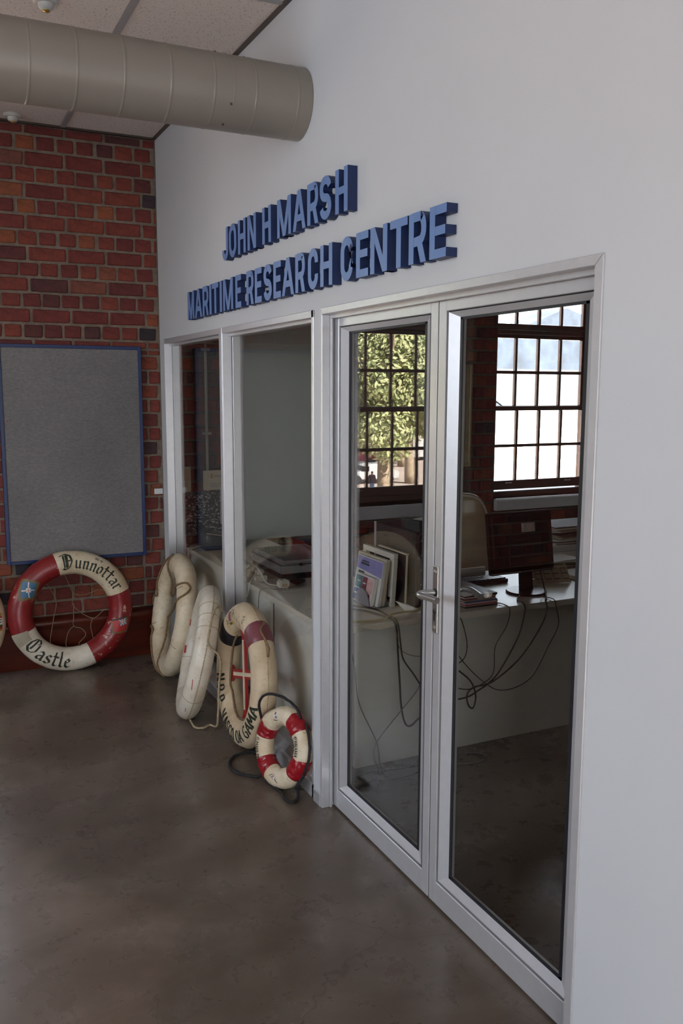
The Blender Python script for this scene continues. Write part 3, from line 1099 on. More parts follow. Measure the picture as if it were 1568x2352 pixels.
def make_glyph(ch, w, h, st):
    g = Glyph(w, h, st)
    t = st*0.88
    if ch == 'I':
        g.poly((0, 0), (w, 0), (w, h), (0, h))
    elif ch == 'H':
        g.poly((0, 0), (st, 0), (st, h), (0, h))
        g.poly((w-st, 0), (w, 0), (w, h), (w-st, h))
        g.poly((st, h/2-t/2), (w-st, h/2-t/2), (w-st, h/2+t/2), (st, h/2+t/2))
    elif ch == 'T':
        g.poly((0, h-t), (w, h-t), (w, h), (0, h))
        g.poly((w/2-st/2, 0), (w/2+st/2, 0), (w/2+st/2, h-t), (w/2-st/2, h-t))
    elif ch == 'E':
        g.poly((0, 0), (st, 0), (st, h), (0, h))
        for b in (0, h/2-t/2+0.003, h-t):
            ww = w*0.94 if 0 < b < h-t else w
            g.poly((st, b), (ww, b), (ww, b+t), (st, b+t))
    elif ch == 'N':
        g.poly((0, 0), (st, 0), (st, h), (0, h))
        g.poly((w-st, 0), (w, 0), (w, h), (w-st, h))
        g.poly((0.0, h), (w-st*1.05, 0), (w, 0), (st*1.05, h))
    elif ch == 'M':
        g.poly((0, 0), (st*.92, 0), (st*.92, h), (0, h))
        g.poly((w-st*.92, 0), (w, 0), (w, h), (w-st*.92, h))
        g.poly((0.0, h), (w/2-st*.48, 0), (w/2+st*.48, 0), (st*1.15, h))
        g.poly((w-st*1.15, h), (w/2-st*.48, 0), (w/2+st*.48, 0), (w, h))
    elif ch == 'A':
        g.poly((0, 0), (st, 0), (w/2+st*.55, h), (w/2-st*.55, h))
        g.poly((w-st, 0), (w, 0), (w/2+st*.55, h), (w/2-st*.55, h))
        g.poly((w*.22, h*.22), (w*.78, h*.22), (w*.72, h*.22+t), (w*.28, h*.22+t))
    elif ch == 'O':
        rx, ry = w/2-st/2, w*.42
        pth = arc(w/2, h-ry-t/2, rx, ry, 0, 180, 12)+arc(w/2, ry+t/2, rx, ry, 180, 360, 12)
        g.band(pth, st, True)
    elif ch == 'C':
        rx, ry = w/2-st/2, w*.42
        pth = [(w-st/2, h*.64)]+arc(w/2, h-ry-t/2, rx, ry, 0, 180, 12)+arc(w/2, ry+t/2, rx, ry, 180, 360, 12)+[(w-st/2, h*.36)]
        g.band(pth, st)
    elif ch == 'J':
        rx = w/2-st/2
        g.band([(w-st/2, h)]+arc(w/2, rx+t/2, rx, rx, 0, -180, 10)+[(st/2, h*.32)], st)
    elif ch == 'R':
        g.poly((0, 0), (st, 0), (st, h), (0, h))
        rb = h*.25
        g.band([(st*.5, h-t/2), (w-rb*.9, h-t/2)]+arc(w-rb*.9-st*.1, h-t/2-rb+.002, rb*.9-st*.4, rb-.002, 90, -90, 10)+[(st*.5, h-t/2-2*rb)], st*.95)
        g.poly((w*.42, h*.46), (w*.42+st*1.05, h*.46), (w, 0), (w-st*1.08, 0))
    elif ch == 'S':
        rx, r1 = w/2-st/2, h*.25-t*.25
        top = arc(w/2, h-t/2-r1, rx, r1, 10, 250, 12)
        bot = arc(w/2, t/2+r1, rx, r1, 70, -170, 12)
        g.band(top+bot, st)
    return g


def wall_letters(items, z0, h, sign):
    for ch, ya, yb in items:
        w = ya-yb
        g = make_glyph(ch, w, h, 0.0305 if ch != 'I' else w)
        mb = MB()
        for i_, poly in enumerate(g.p):
            e_ = 0.00012*(i_ % 5)
            mb.prism([(-LD+e_, ya-a, z0+b) for a, b in poly], (LD-0.0005-e_*2, 0, 0), 0, 1)
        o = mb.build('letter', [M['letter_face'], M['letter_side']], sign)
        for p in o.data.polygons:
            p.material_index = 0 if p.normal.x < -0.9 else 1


s1 = thing('wall_sign', 'upper shorter line of raised blue capital letters on the white wall', 'sign', (0, 1.97, 2.43), group='raised blue wall lettering')
s2 = thing('wall_sign', 'lower longer line of raised blue capital letters just above the window head', 'sign', (0, 1.97, 2.18), group='raised blue wall lettering')
wall_letters([('J', 2.697, 2.606), ('O', 2.592, 2.482), ('H', 2.457, 2.350), ('N', 2.324, 2.212), ('H', 2.131, 2.026), ('M', 1.952, 1.800),
              ('A', 1.780, 1.650), ('R', 1.633, 1.528), ('S', 1.515, 1.411), ('H', 1.376, 1.273)], 2.424, 0.156, s1)
wall_letters([('M', 3.334, 3.205), ('A', 3.190, 3.058), ('R', 3.044, 2.941), ('I', 2.923, 2.888), ('T', 2.876, 2.770), ('I', 2.748, 2.713), ('M', 2.693, 2.541),
              ('E', 2.505, 2.422), ('R', 2.347, 2.250), ('E', 2.233, 2.146), ('S', 2.122, 2.021), ('E', 2.001, 1.915), ('A', 1.903, 1.771), ('R', 1.756, 1.657),
              ('C', 1.628, 1.530), ('H', 1.509, 1.401), ('C', 1.330, 1.229), ('E', 1.203, 1.111), ('N', 1.095, 0.975), ('T', 0.956, 0.842), ('R', 0.833, 0.728),
              ('E', 0.708, 0.615)], 2.177, 0.154, s2)

# ------------------------------------------------------------------ notice board
nb = thing('notice_board', 'grey felt notice board in a thin blue frame on the brick wall', 'board', (-0.56, 4.12, 0.68))
bx0, bx1, bz0, bz1 = -1.012, -0.134, 0.682, 2.056
MB().box(bx0+0.015, bx1-0.015, 4.108, 4.130, bz0+0.015, bz1-0.015).build('felt_panel', M['felt'], nb)
for a in ((bx0, bx0+0.022, bz0, bz1), (bx1-0.022, bx1, bz0, bz1)):
    MB().box(a[0], a[1], 4.102, 4.134, a[2], a[3]).build('frame_strip', M['blue_frame'], nb, bevel=0.002)
for a in ((bz0, bz0+0.022), (bz1-0.022, bz1)):
    MB().box(bx0+0.022, bx1-0.022, 4.1022, 4.134, a[0], a[1]).build('frame_strip', M['blue_frame'], nb, bevel=0.002)
m_ = MB().lathe([(0, 0), (0.004, 0), (0.004, 0.006), (0.002, 0.009), (0, 0.01)], (-0.972, 4.108, 1.585), (0, -1, 0), 10)
m_.build('push_pin', M['rred'], nb)
mb = MB()
mb.box(-0.063, -0.006, 4.131, 4.1365, 1.085, 1.122)
tag(mb.build('wall_label', M['sill'], bevel=0.001), 'small pale grey sticker on the bricks beside the window frame', 'label')

# ------------------------------------------------------------------ life rings
class Ring:
    """local frame: x = right, y = up in the plane of the ring, z = towards the viewer's side"""
    def __init__(s, name, label, cen, az, lean, R, r, asp, group='old life rings leaning on the walls'):
        n = Vector((math.cos(az)*math.cos(lean), math.sin(az)*math.cos(lean), math.sin(lean)))
        h = Vector((-math.sin(az), math.cos(az), 0))
        u = n.cross(h)
        s.R, s.r, s.asp = R, r, asp
        s.sd, s.wob = random.uniform(0, 50), 0.003
        m = Matrix(((h.x, u.x, n.x, cen[0]), (h.y, u.y, n.y, cen[1]), (h.z, u.z, n.z, cen[2]), (0, 0, 0, 1)))
        s.m = m
        s.inv = m.inverted()
        s.t = thing(name, label, 'life ring', mat=m, group=group)

    def wobble(s, t, p):
        return noise.noise(Vector((math.cos(t)*2.2+s.sd, math.sin(t)*2.2, math.cos(p)*.8)))*s.wob + \
            noise.noise(Vector((math.cos(t)*9+s.sd, math.sin(t)*9, math.sin(p)*2)))*s.wob*.5

    def surf(s, t, p, off=0.0):
        off += s.wobble(t, p)
        r = s.r+off
        q = s.R+r*math.cos(p)
        return Vector((q*math.cos(t), q*math.sin(t), (s.r*s.asp+off)*math.sin(p)))

    def body(s, mats, segs, wob=0.003, name='ring_body'):
        """segs: list of (deg_from, deg_to, material index); rest is 0"""
        nt, np_ = 120, 28
        s.wob = wob
        fn = lambda u, v: s.surf(2*PI*u, 2*PI*v)

        def mif(i, j):
            d = (i+0.5)*360/nt
            for a, b, k in segs:
                if a <= d < b or a <= d-360 < b or a <= d+360 < b:
                    return k
            return 0
        mb = MB().grid(fn, nt, np_, cu=True, cv=True, mif=mif)
        return mb.build(name, mats, s.t, smooth=True, local=True)

    def band(s, a, b, mat, off=0.004, name='band', label=None, wob=0.002):
        def fn(u, v):
            t, p = R_(a+(b-a)*u), 2*PI*v
            e = 1.0 if 0.02 < u < 0.98 else 0.0
            w = noise.noise(Vector((t*9, math.cos(p)*1.5, math.sin(p)*1.5)))*wob
            return s.surf(t, p, off*e+w*e-0.001*(1-e))
        nu = max(6, int(abs(b-a)/2.5))
        mb = MB().grid(fn, nu, 28, cv=True)
        o = mb.build(name, mat, s.t, smooth=True, local=True)
        if label:
            o['label'] = label
        return o

    def P(s, sx, v, t0, inner, off):
        """text space: sx along the reading direction from angle t0 (rad), v up the letter"""
        if inner:
            return s.surf(t0+sx/s.R, PI/2+v/s.r, off)
        return s.surf(t0-sx/s.R, PI/2-v/s.r, off)

    def strokes(s, strokes, t0, inner, scale, x0=0.0, v0=0.0, nib=0.16, ang=40, off=0.0016, mb=None, thin=0.05):
        mb = mb or MB()
        nx, ny = math.cos(R_(ang))*nib/2, math.sin(R_(ang))*nib/2
        for st in strokes:
            pts = []
            for i in range(len(st)-1):
                a, b = st[i], st[i+1]
                L = math.hypot(b[0]-a[0], b[1]-a[1])
                k = max(1, int(L/0.3))
                for j in range(k):
                    pts.append((a[0]+(b[0]-a[0])*j/k, a[1]+(b[1]-a[1])*j/k))
            pts.append(st[-1])
            for i in range(len(pts)-1):
                (ax, ay), (bx, by) = pts[i], pts[i+1]
                dx, dy = bx-ax, by-ay
                L = math.hypot(dx, dy) or 1
                px, py = -dy/L*thin/2, dx/L*thin/2
                sgn = 1 if px*nx+py*ny >= 0 else -1
                ox, oy = nx+px*sgn, ny+py*sgn
                q = [(ax-ox, ay-oy), (bx-ox, by-oy), (bx+ox, by+oy), (ax+ox, ay+oy)]
                mb.add([s.P((x0+x)*scale, (v0+y)*scale, t0, inner, off) for x, y in q], [(0, 1, 2, 3)])
        return mb

    def rect(s, mb, t0, v0, w, h, rot, mi, off, skew=None, n=8):
        """flat painted rectangle centred at angle t0 (deg), v0 outwards, rotated by rot (deg)"""
        c, sn = math.cos(R_(rot)), math.sin(R_(rot))

        def fn(u, v):
            a, b = (u-.5)*w, (v-.5)*h
            return s.P(a*c-b*sn, v0+a*sn+b*c, R_(t0), False, off)
        mb.grid(fn, n, n, mi)

    def rope(s, pts, r, mat, name='grab_line', lobes=3, sides=9):
        """pts: ('s', deg_t, deg_p) on the surface or (x, y, z) free in the ring frame"""
        P = []
        for q in pts:
            if q[0] == 's':
                P.append(s.surf(R_(q[1]), R_(q[2]), r*0.9))
            else:
                P.append(Vector(q))
        pp = spline(P, 8)
        mb = MB().tube(pp, r, sides, lobes=lobes, twist=300*0.006/r, amp=0.14)
        return mb.build(name, mat, s.t, smooth=True, local=True)


BL = {  # broad-nib letters, x-height 1
    'n': (.95, [[(0, .85), (.14, 1), (.14, .1), (.28, 0)], [(.14, .8), (.5, 1), (.6, .85), (.6, .1), (.74, 0)]]),
    'u': (.95, [[(0, .9), (.12, 1), (.12, .15), (.3, 0), (.58, .2)], [(.58, 1), (.58, .12), (.72, 0)]]),
    'o': (.85, [[(.1, .82), (.1, .18), (.34, 0), (.58, .2), (.58, .84), (.34, 1), (.1, .82)]]),
    't': (.74, [[(.2, 1.55), (.2, .15), (.38, 0), (.56, .14)], [(-.1, 1.0), (.02, 1.08), (.6, 1.0)]]),
    'a': (.9, [[(.05, .82), (.3, 1), (.56, .85), (.56, .1), (.7, 0)], [(.56, .6), (.12, .45), (.05, .15), (.24, 0), (.56, .22)]]),
    'r': (.7, [[(0, .88), (.13, 1), (.13, .06), (.3, 0)], [(.13, .78), (.38, 1), (.52, .85)]]),
    's': (.8, [[(.58, .85), (.34, 1), (.1, .82), (.12, .62), (.52, .42), (.56, .18), (.3, 0), (.02, .15)]]),
    'l': (.56, [[(0, 1.65), (.14, 1.78), (.14, .12), (.34, 0)], [(-.02, .95), (.28, 1.05)]]),
    'e': (.8, [[(.1, .5), (.55, .72), (.34, 1), (.1, .8), (.1, .2), (.32, 0), (.58, .15)]]),
    'D': (1.65, [[(.34, 1.75), (.34, .2), (.1, .05)], [(-.05, 1.75), (.5, 1.95), (1.05, 1.65), (1.25, .9), (.95, .1), (.4, -.08), (.1, .05)],
                 [(.6, 1.75), (.6, .15)], [(.72, 1.75), (.72, .15)], [(.6, .95), (1.1, 1.0)]]),
    'C': (1.45, [[(1.05, 1.5), (.75, 1.85), (.3, 1.65), (.02, 1.0), (.1, .35), (.5, 0), (.8, .1), (1.1, .5), (1.1, 1.35)], [(.5, 1.75), (.5, .35)], [(1.05, 1.5), (.8, 1.2)]]),
    'm': (1.4, [[(0, .85), (.14, 1), (.14, 0)], [(.14, .8), (.5, 1), (.55, .85), (.55, 0)], [(.55, .8), (.9, 1), (.98, .85), (.98, .1), (1.1, 0)]]),
    'v': (.8, [[(0, .9), (.14, 1), (.14, .3), (.34, 0), (.6, .3), (.6, .9), (.45, 1)]]),
    '.': (.5, [[(.1, .4), (.25, .4)]]),
}
SS = {  # plain painted capitals, height 1
    'A': (.72, [[(0, 0), (.3, 1), (.6, 0)], [(.12, .33), (.48, .33)]]),
    'C': (.66, [[(.54, .8), (.4, 1), (.16, .95), (0, .7), (0, .3), (.16, .05), (.4, 0), (.54, .2)]]),
    'D': (.66, [[(0, 0), (0, 1), (.3, .96), (.5, .72), (.5, .28), (.3, .04), (0, 0)]]),
    'G': (.70, [[(.54, .82), (.4, 1), (.16, .95), (0, .7), (0, .3), (.16, .05), (.4, 0), (.56, .18), (.56, .45), (.34, .45)]]),
    'L': (.52, [[(0, 1), (0, 0), (.42, 0)]]),
    'M': (.84, [[(0, 0), (.06, 1), (.35, .25), (.64, 1), (.7, 0)]]),
    'N': (.70, [[(0, 0), (0, 1), (.5, 0), (.5, 1)]]),
    'O': (.68, [[(.26, 1), (.05, .8), (0, .5), (.05, .2), (.26, 0), (.47, .2), (.52, .5), (.47, .8), (.26, 1)]]),
    'P': (.60, [[(0, 0), (0, 1), (.34, 1), (.46, .86), (.46, .64), (.34, .5), (0, .5)]]),
    'R': (.64, [[(0, 0), (0, 1), (.34, 1), (.46, .86), (.46, .64), (.34, .5), (0, .5)], [(.22, .5), (.5, 0)]]),
    'S': (.62, [[(.46, .84), (.32, 1), (.1, .95), (.02, .76), (.14, .56), (.36, .44), (.48, .24), (.36, .03), (.14, 0), (0, .16)]]),
    'V': (.70, [[(0, 1), (.28, 0), (.56, 1)]]),
    ' ': (.45, []), '.': (.28, [[(.05, 0), (.09, .06)]]),
}


def ring_text(ring, text, font, t_start, inner, scale, v0, nib, ang, thin, name, mat, off=0.0016, gap=0.0):
    mb = MB()
    x = 0.0
    va, vb = v0 if isinstance(v0, tuple) else (v0, v0)
    for i, ch in enumerate(text):
        adv, st = font[ch]
        ring.strokes(st, R_(t_start), inner, scale, x, va+(vb-va)*i/len(text), nib, ang, off, mb, thin)
        x += adv+gap
    return mb.build(name, mat, ring.t, local=True)


RC, RW, RR, RT = M['ring_cream'], M['ring_white'], M['ring_red'], M['ring_tan']

# A: red and white ring under the notice board
A_ = Ring('life_ring', 'red and white life ring with black-letter writing leaning under the notice board', (-0.6556, 3.9655, 0.3866), -1.5573, 0.0315, 0.3107, 0.0749, .9)
A_.body([RR, RC, RW], [(18, 105, 1), (198, 291, 2)])
ring_text(A_, 'Dunnottar', BL, 100.5, False, 0.0500, -0.55, 0.20, 40, 0.05, 'lettering', M['letterink'])
ring_text(A_, 'm.v', BL, 65, False, 0.0165, 2.9, 0.2, 40, 0.06, 'lettering', M['letterink'])
ring_text(A_, 'Castle', BL, 211, True, 0.0570, -0.75, 0.21, 40, 0.05, 'lettering', M['letterink'])
mb = MB()
A_.rect(mb, 147, 0.0, .128, .118, 24, 0, .0012)
A_.rect(mb, 147, 0.0, .098, .084, 24, 1, .0018)
A_.rect(mb, 147, 0.0, .098, .007, 24+8, 2, .0024)
A_.rect(mb, 147, 0.0, .007, .078, 24+8, 2, .0024)
A_.rect(mb, 147, 0.0, .027, .027, 24+8, 2, .0026)
A_.rect(mb, 147, 0.0, .027, .0022, 32, 3, .0030)
A_.rect(mb, 147, 0.0, .0022, .027, 32, 3, .0030)
o = mb.build('house_flag', [M['olive'], M['rblue'], M['rwhite'], M['rred']], A_.t, local=True)
o['label'] = 'blue pennant with a white cross painted on a brown diamond'
mb = MB()
A_.rect(mb, 338, 0.0, .100, .112, 28, 0, .0012)
A_.rect(mb, 338, 0.0, .078, .092, 28, 1, .0018)
c28, s28 = math.cos(R_(28)), math.sin(R_(28))
for (a, b, w, h, rot, k) in ((-.018, .022, .040, .044, 28, 4), (-.018, .022, .040, .0075, 28, 2), (-.018, .022, .0075, .044, 28, 2), (-.018, .022, .055, .005, 28+48, 2),
                             (-.018, .022, .055, .005, 28-48, 2), (-.018, .022, .040, .0032, 28, 1), (-.018, .022, .0032, .044, 28, 1)):
    da, db = a*c28-b*s28, a*s28+b*c28
    A_.rect(mb, 338-math.degrees(da/A_.R), db, w, h, rot, k, {4: .0023, 2: .0029, 1: .0035}[k])
A_.rect(mb, 338+math.degrees(.045*c28/A_.R), -.045*s28, .007, .11, 28, 3, .0036)
o = mb.build('ensign_flag', [M['olive'], M['rred'], M['rwhite'], M['ink'], M['rblue']], A_.t, local=True)
o['label'] = 'red ensign painted on a brown square'
mb = MB()
mb.grid(lambda u, v: A_.surf(R_(196+u*13), R_(35+v*70), .004+.004*noise.noise(Vector((u*3, v*3, 1)))+(0.010*(1-v)**3)), 10, 10)
mb.build('torn_canvas_patch', M['patch'], A_.t, smooth=True, local=True)
for pts in ([('s', 98, 160), (-0.011, 0.185, -.02), (0.018, 0.113, -.022), (0.056, 0.092, -.022), (0.111, 0.095, -.022), (0.174, 0.114, -.02), ('s', 28, 175)],
            [(0.02, 0.038, -.024), (0.016, -0.04, -.024), (0.014, -0.106, -.024), (0.063, -0.129, -.02), (0.083, -0.172, -.012), (0.042, -0.219, -.02), ('s', 280, 170)],
            [(0.014, -0.106, -.024), (-0.022, -0.140, -.02), (-0.04, -0.209, -.02), ('s', 260, 175)],
            [(0.018, 0.113, -.022), (0.02, 0.021, -.024), (0.132, -0.067, -.02), (0.207, -0.023, -.02), ('s', 355, 175)],
            [(0.132, -0.067, -.02), (0.119, -0.118, -.02), (0.128, -0.184, -.02), ('s', 303, 175)],
            [('s', 128, 175), (-0.136, 0.18, -.02), (-0.087, 0.067, -.024), (-0.108, -0.045, -.024), (-0.133, -0.168, -.02), ('s', 235, 175)]):
    A_.rope(pts, .0024, M['string'], 'string', lobes=0, sides=6)

# F: ring with a painted shield, cut by the left edge of the frame
F_ = Ring('life_ring', 'cream life ring with a painted shield and green flourishes, cut off by the picture edge', (-1.4175, 3.965, 0.3732), -1.5708, 0.04, 0.300, 0.072, .9)
F_.body([RT], [])
mb = MB()
rows = [(.036, .014, 0), (.022, .010, 1), (-.001, .036, 2), (-.026, .012, 3), (-.038, .012, 1), (-.049, .010, 0)]
for (d, hh, k) in rows:
    F_.rect(mb, math.degrees(d/F_.R)+1, .012, hh, .074, 0, k, .0016)
for i, (d, v) in enumerate(((.008, .038), (-.006, .036), (.0, .022), (.008, .012), (-.006, .012), (.004, .0), (-.007, -.008))):
    F_.rect(mb, math.degrees(d/F_.R)+1, v, .006, .008, 0, 4, .0024)
o = mb.build('painted_shield', [M['ringgold'], M['rred'], M['rwhite'], M['green'], M['ink']], F_.t, local=True)
mb = MB()
for i in range(46):
    t_ = random.choice([random.uniform(12, 55), random.uniform(-60, -12), random.uniform(55, 330)])
    F_.rect(mb, t_, random.uniform(-.05, .07), random.uniform(.012, .03), random.uniform(.006, .012), random.uniform(0, 180), random.choice([0, 1, 1, 2]), .0016, n=3)
mb.build('painted_flourishes', [M['ringgold'], M['green'], M['olive']], F_.t, local=True)['kind'] = 'stuff'

# B: plain cream ring with a brown grab line
B_ = Ring('life_ring', 'cream life ring laced with brown rope, nearest the brick corner', (-0.0865-.004, 3.6179, 0.3809), -3.1954, 0.1706, 0.3166, 0.0692, .9)
B_.body([RC], [])
rb = M['rope']
B_.rope([('s', 97, 45), ('s', 100, 80), ('s', 103, 115), (-.045, .20, .03), (-.025, .125, .03), (.06, .135, .035), (.15, .175, .045), ('s', 46, 105), ('s', 44, 70), ('s', 42, 20), ('s', 37, 0), ('s', 32, 20), ('s', 28, 70), ('s', 26, 105), (.16, .07, .045), (.06, .015, .035), (-.005, -.02, .03)], .0062, rb)
B_.rope([('s', 99, 40), ('s', 112, 62), ('s', 128, 66), ('s', 142, 80), ('s', 155, 90), (-.262, .06, .062), ('s', 172, 78), ('s', 182, 55), ('s', 187, 20), ('s', 190, -20)], .0062, rb)
B_.rope([('s', 205, -20), ('s', 207, 20), ('s', 208, 60), ('s', 208, 95), (-.225, -.16, .065), ('s', 222, 95), ('s', 238, 90), ('s', 252, 80), ('s', 264, 50), ('s', 272, 20)], .0062, rb)
B_.rope([(-.005, -.02, .03), (.0, -.09, .028), (.005, -.16, .03), ('s', 276, 125), ('s', 281, 90), ('s', 285, 55), ('s', 285, 20)], .0062, rb)
mb = MB()
for a in (40, 100, 160, 206, 262, 285, 340):
    B_.strokes([[(0, -2.0), (.05, -1), (.0, 0), (.04, 1.2), (0, 2.2)]], R_(a), False, .028, nib=.05, ang=0, mb=mb, off=.0012)
mb.build('stitching', M['ink'], B_.t, local=True)['kind'] = 'stuff'
mb = MB()
B_.strokes([[(0, 0), (.3, .8), (.1, 1.4), (-.2, .9), (0, 0), (.6, .3)], [(-.5, .2), (-.3, 1.0), (-.1, .4)]], R_(318), False, .030, v0=-1.4, nib=.08, ang=0, mb=mb)
mb.build('blue_scribble', M['rblue'], B_.t, local=True)

# C: white ring seen nearly edge-on
C_ = Ring('life_ring', 'white life ring seen nearly edge-on, second from the brick corner', (-0.1377-.017, 2.866, 0.3575), -3.4044, 0.232, 0.3050, 0.0615, .95)
C_.body([RW], [])
MB().tube([C_.surf(2*PI*i/120, R_(-4), .0008) for i in range(120)], .0022, 6, closed=True, lobes=0).build('edge_seam', M['rope_pale'], C_.t, smooth=True, local=True)
mb = MB()
for i in range(150):
    t_ = 360*i/150
    C_.strokes([[(-.25, -.9), (.25, .9)]], R_(t_), False, .0045, v0=(R_(94)*C_.r)/.0045, nib=.35, ang=0, mb=mb)
mb.build('seam_stitches', M['olive'], C_.t, local=True)['kind'] = 'stuff'
for (t_, w_) in ((62, 1), (50, 1), (38, 1), (330, 1), (250, 1), (205, 1)):
    C_.band(t_-.35, t_+.35, M['rope_pale'], off=.0014, name='lashing', wob=0)
rp = M['rope_pale']
C_.rope([('s', 60, -75), ('s', 60, -40), ('s', 56, -18), ('s', 49, -8), ('s', 42, -4), ('s', 34, -3)], .0055, rp)
mb = MB()
for (t_, v_, w_, h_, k) in ((196, -.03, .05, .018, 0), (202, -.02, .03, .012, 1), (163, -.02, .045, .016, 0), (168, -.035, .02, .02, 1), (236, .0, .012, .01, 2), (240, .02, .014, .01, 2), (228, .01, .03, .006, 2), (222, .015, .01, .01, 2), (348, .068, .05, .004, 0), (318, .07, .03, .004, 0)):
    C_.rect(mb, t_, v_, w_, h_, 10, k, .0016)
mb.build('worn_red_flags', [M['rred'], M['rwhite'], M['olive']], C_.t, local=True)['kind'] = 'stuff'
pts = [C_.m @ C_.surf(R_(34), R_(-3), .005), C_.m @ C_.surf(R_(22), R_(-8), .016), (-.150, 2.50, .42), (-.148, 2.535, .25), (-.146, 2.56, .11), (-.142, 2.60, .022), (-.160, 2.66, .0108), (-.205, 2.635, .0108), (-.243, 2.665, .0108), (-.250, 2.73, .03), C_.m @ C_.surf(R_(-86), R_(4), .004)]
MB().tube(spline(pts, 8), .0055, 9, lobes=3, twist=260, amp=.14).build('slack_rope', rp, C_.t, smooth=True)

# D: tan ring with a red cross in its centre
D_ = Ring('life_ring', 'tan life ring framing a red and white cross, leaning on the wide window', (-0.0557-.004, 2.375, 0.3612), -3.1815, 0.0714, 0.2915, 0.0695, .9)
D_.body([RT], [])
D_.band(43, 63, M['band_maroon'], name='band', label='faded maroon band')
D_.band(136, 157, M['black'], name='band', label='black band')
ring_text(D_, 'N.R.P. VASCO DA GAMA', SS, 196, True, 0.061, (.05, -1.05), 0.12, 0, 0.09, 'lettering', M['letterink'], gap=.055)
mb = MB()
for (dx, dv, w, h, rot, k) in ((0, 0, .070, .078, 0, 0), (0, .006, .052, .060, 0, 1), (0, .004, .040, .050, 0, 2), (0, .006, .016, .034, 0, 1), (0, -.032, .03, .012, 0, 3), (0, .036, .036, .010, 0, 4)):
    D_.rect(mb, 112-math.degrees(dx/D_.R), dv, w, h, rot, k, .0014+.0004*k)
o = mb.build('painted_crest', [M['ringgold'], M['rwhite'], M['band_maroon'], M['green'], M['leather_pipe']], D_.t, local=True)
mb = MB()
for i in range(26):
    sd = -1 if i % 2 else 1
    D_.strokes([[(0, 0), (.5, .6), (.1, 1.1)], [(-.3, .5), (.4, .2)]], R_(112+sd*random.uniform(9, 12.5)), False, random.uniform(.006, .010), v0=random.uniform(-5, 5), nib=.3, ang=30, mb=mb)
for i in range(14):
    D_.strokes([[(0, 0), (.5, .6), (.1, 1.1)], [(-.3, .5), (.4, .2)]], R_(random.uniform(72, 98)), False, random.uniform(.006, .010), v0=random.uniform(-5, 5), nib=.3, ang=30, mb=mb)
mb.build('painted_motto', M['green'], D_.t, local=True)['kind'] = 'stuff'
MB().tube([D_.surf(2*PI*i/120, R_(2), .0005) for i in range(120)], .0022, 6, closed=True).build('edge_seam', M['rope_pale'], D_.t, smooth=True, local=True)
Ri = D_.R-D_.r+.006
cr = MB()
a_, fl_, e_ = .023, .046, .045
for k in range(4):
    c_, s_ = [(1, 0), (0, 1), (-1, 0), (0, -1)][k]
    pts = [(-a_, 0), (a_, 0), (a_, Ri-e_), (fl_, Ri-.004), (-fl_, Ri-.004), (-a_, Ri-e_)]
    cr.prism([(x*s_+y*c_, -x*c_+y*s_, .006+.0002*k) for x, y in pts], (0, 0, -.014))
RZ = Matrix.Rotation(R_(15), 4, 'Z')
cr.v = [tuple(RZ @ Vector(q)) for q in cr.v]
cp = cr.build('cross', M['cross_red'], D_.t, local=True)
cw = MB()
b_ = .0095
cw.box(-b_, b_, -(Ri-.055), Ri-.055, .0065, .010)
cw.box(-(Ri-.055), -b_, -b_, b_, .0065, .010)
cw.box(b_, Ri-.055, -b_, b_, .0065, .010)
cw.v = [tuple(RZ @ Vector(q)) for q in cw.v]
ow = cw.build('cross_inlay', M['cross_white'], None)
ow.parent = cp
D_.rope([('s', 60, -20), ('s', 52, 8), ('s', 44, 0), ('s', 36, -8), ('s', 30, 0)], .006, M['rope'])
D_.rope([('s', 132, 172), (-.19, .10, .01), (-.206, 0, .01), (-.20, -.10, .012), ('s', 222, 172), ('s', 248, 165), ('s', 272, 160), ('s', 295, 165)], .0055, M['rope'])

# E: small souvenir ring, red and white
E_ = Ring('life_ring', 'small red and white souvenir life ring with black rope beside the door pier', (-0.0588-.008, 1.850, 0.1805), -2.8764, 0.2283, 0.1368, 0.0449, .95)
E_.body([RC], [], wob=.006)
for a, b in ((41, 75), (146, 176), (216, 250), (-40, -4)):
    E_.band(a, b, M['band_red'], off=.0035, name='band', label='red wrapped band', wob=.005)
ring_text(E_, 'PANAMA', SS, 34, False, 0.0185, -.5, 0.09, 0, 0.08, 'lettering', M['letterink'], gap=.06)
mb = MB()
E_.strokes([[(x, y) for x, y in [(-.1, -.2), (-.35, .3), (-.1, .85), (2.0, .95), (4.6, .85)]], [(0, -.25), (4.4, -.25)]], R_(34), False, .0185, v0=-.3, nib=.06, ang=0, mb=mb)
mb.build('lettering', M['letterink'], E_.t, local=True)
ring_text(E_, 'G.MARLAND', SS, 179, True, 0.0180, -.75, 0.09, 0, 0.08, 'lettering', M['letterink'], gap=.05)
mb = MB()
E_.rect(mb, 107, .004, .026, .020, -20, 0, .0020)
E_.rect(mb, 108, .012, .010, .012, -20, 1, .0026)
E_.rect(mb, 106, -.004, .010, .010, -20, 2, .0026)
E_.rect(mb, 110, -.018, .030, .0035, -12, 3, .0022)
mb.build('painted_flag', [M['rwhite'], M['band_maroon'], M['navyp'], M['ink']], E_.t, local=True)
mb = MB()
E_.rect(mb, 282, .0, .0035, .045, 40, 3, .0020)
E_.rect(mb, 277, -.004, .020, .018, 20, 0, .0020)
E_.rect(mb, 275, -.006, .022, .003, 20, 1, .0026)
E_.rect(mb, 275, -.006, .003, .022, 20, 1, .0026)
E_.rect(mb, 268, -.010, .018, .003, 35, 3, .0022)
mb.build('painted_flag', [M['rwhite'], M['band_maroon'], M['navyp'], M['ink']], E_.t, local=True)
rk = M['rope_black']
Mi = E_.m
fr = lambda *q: Mi @ Vector(q)
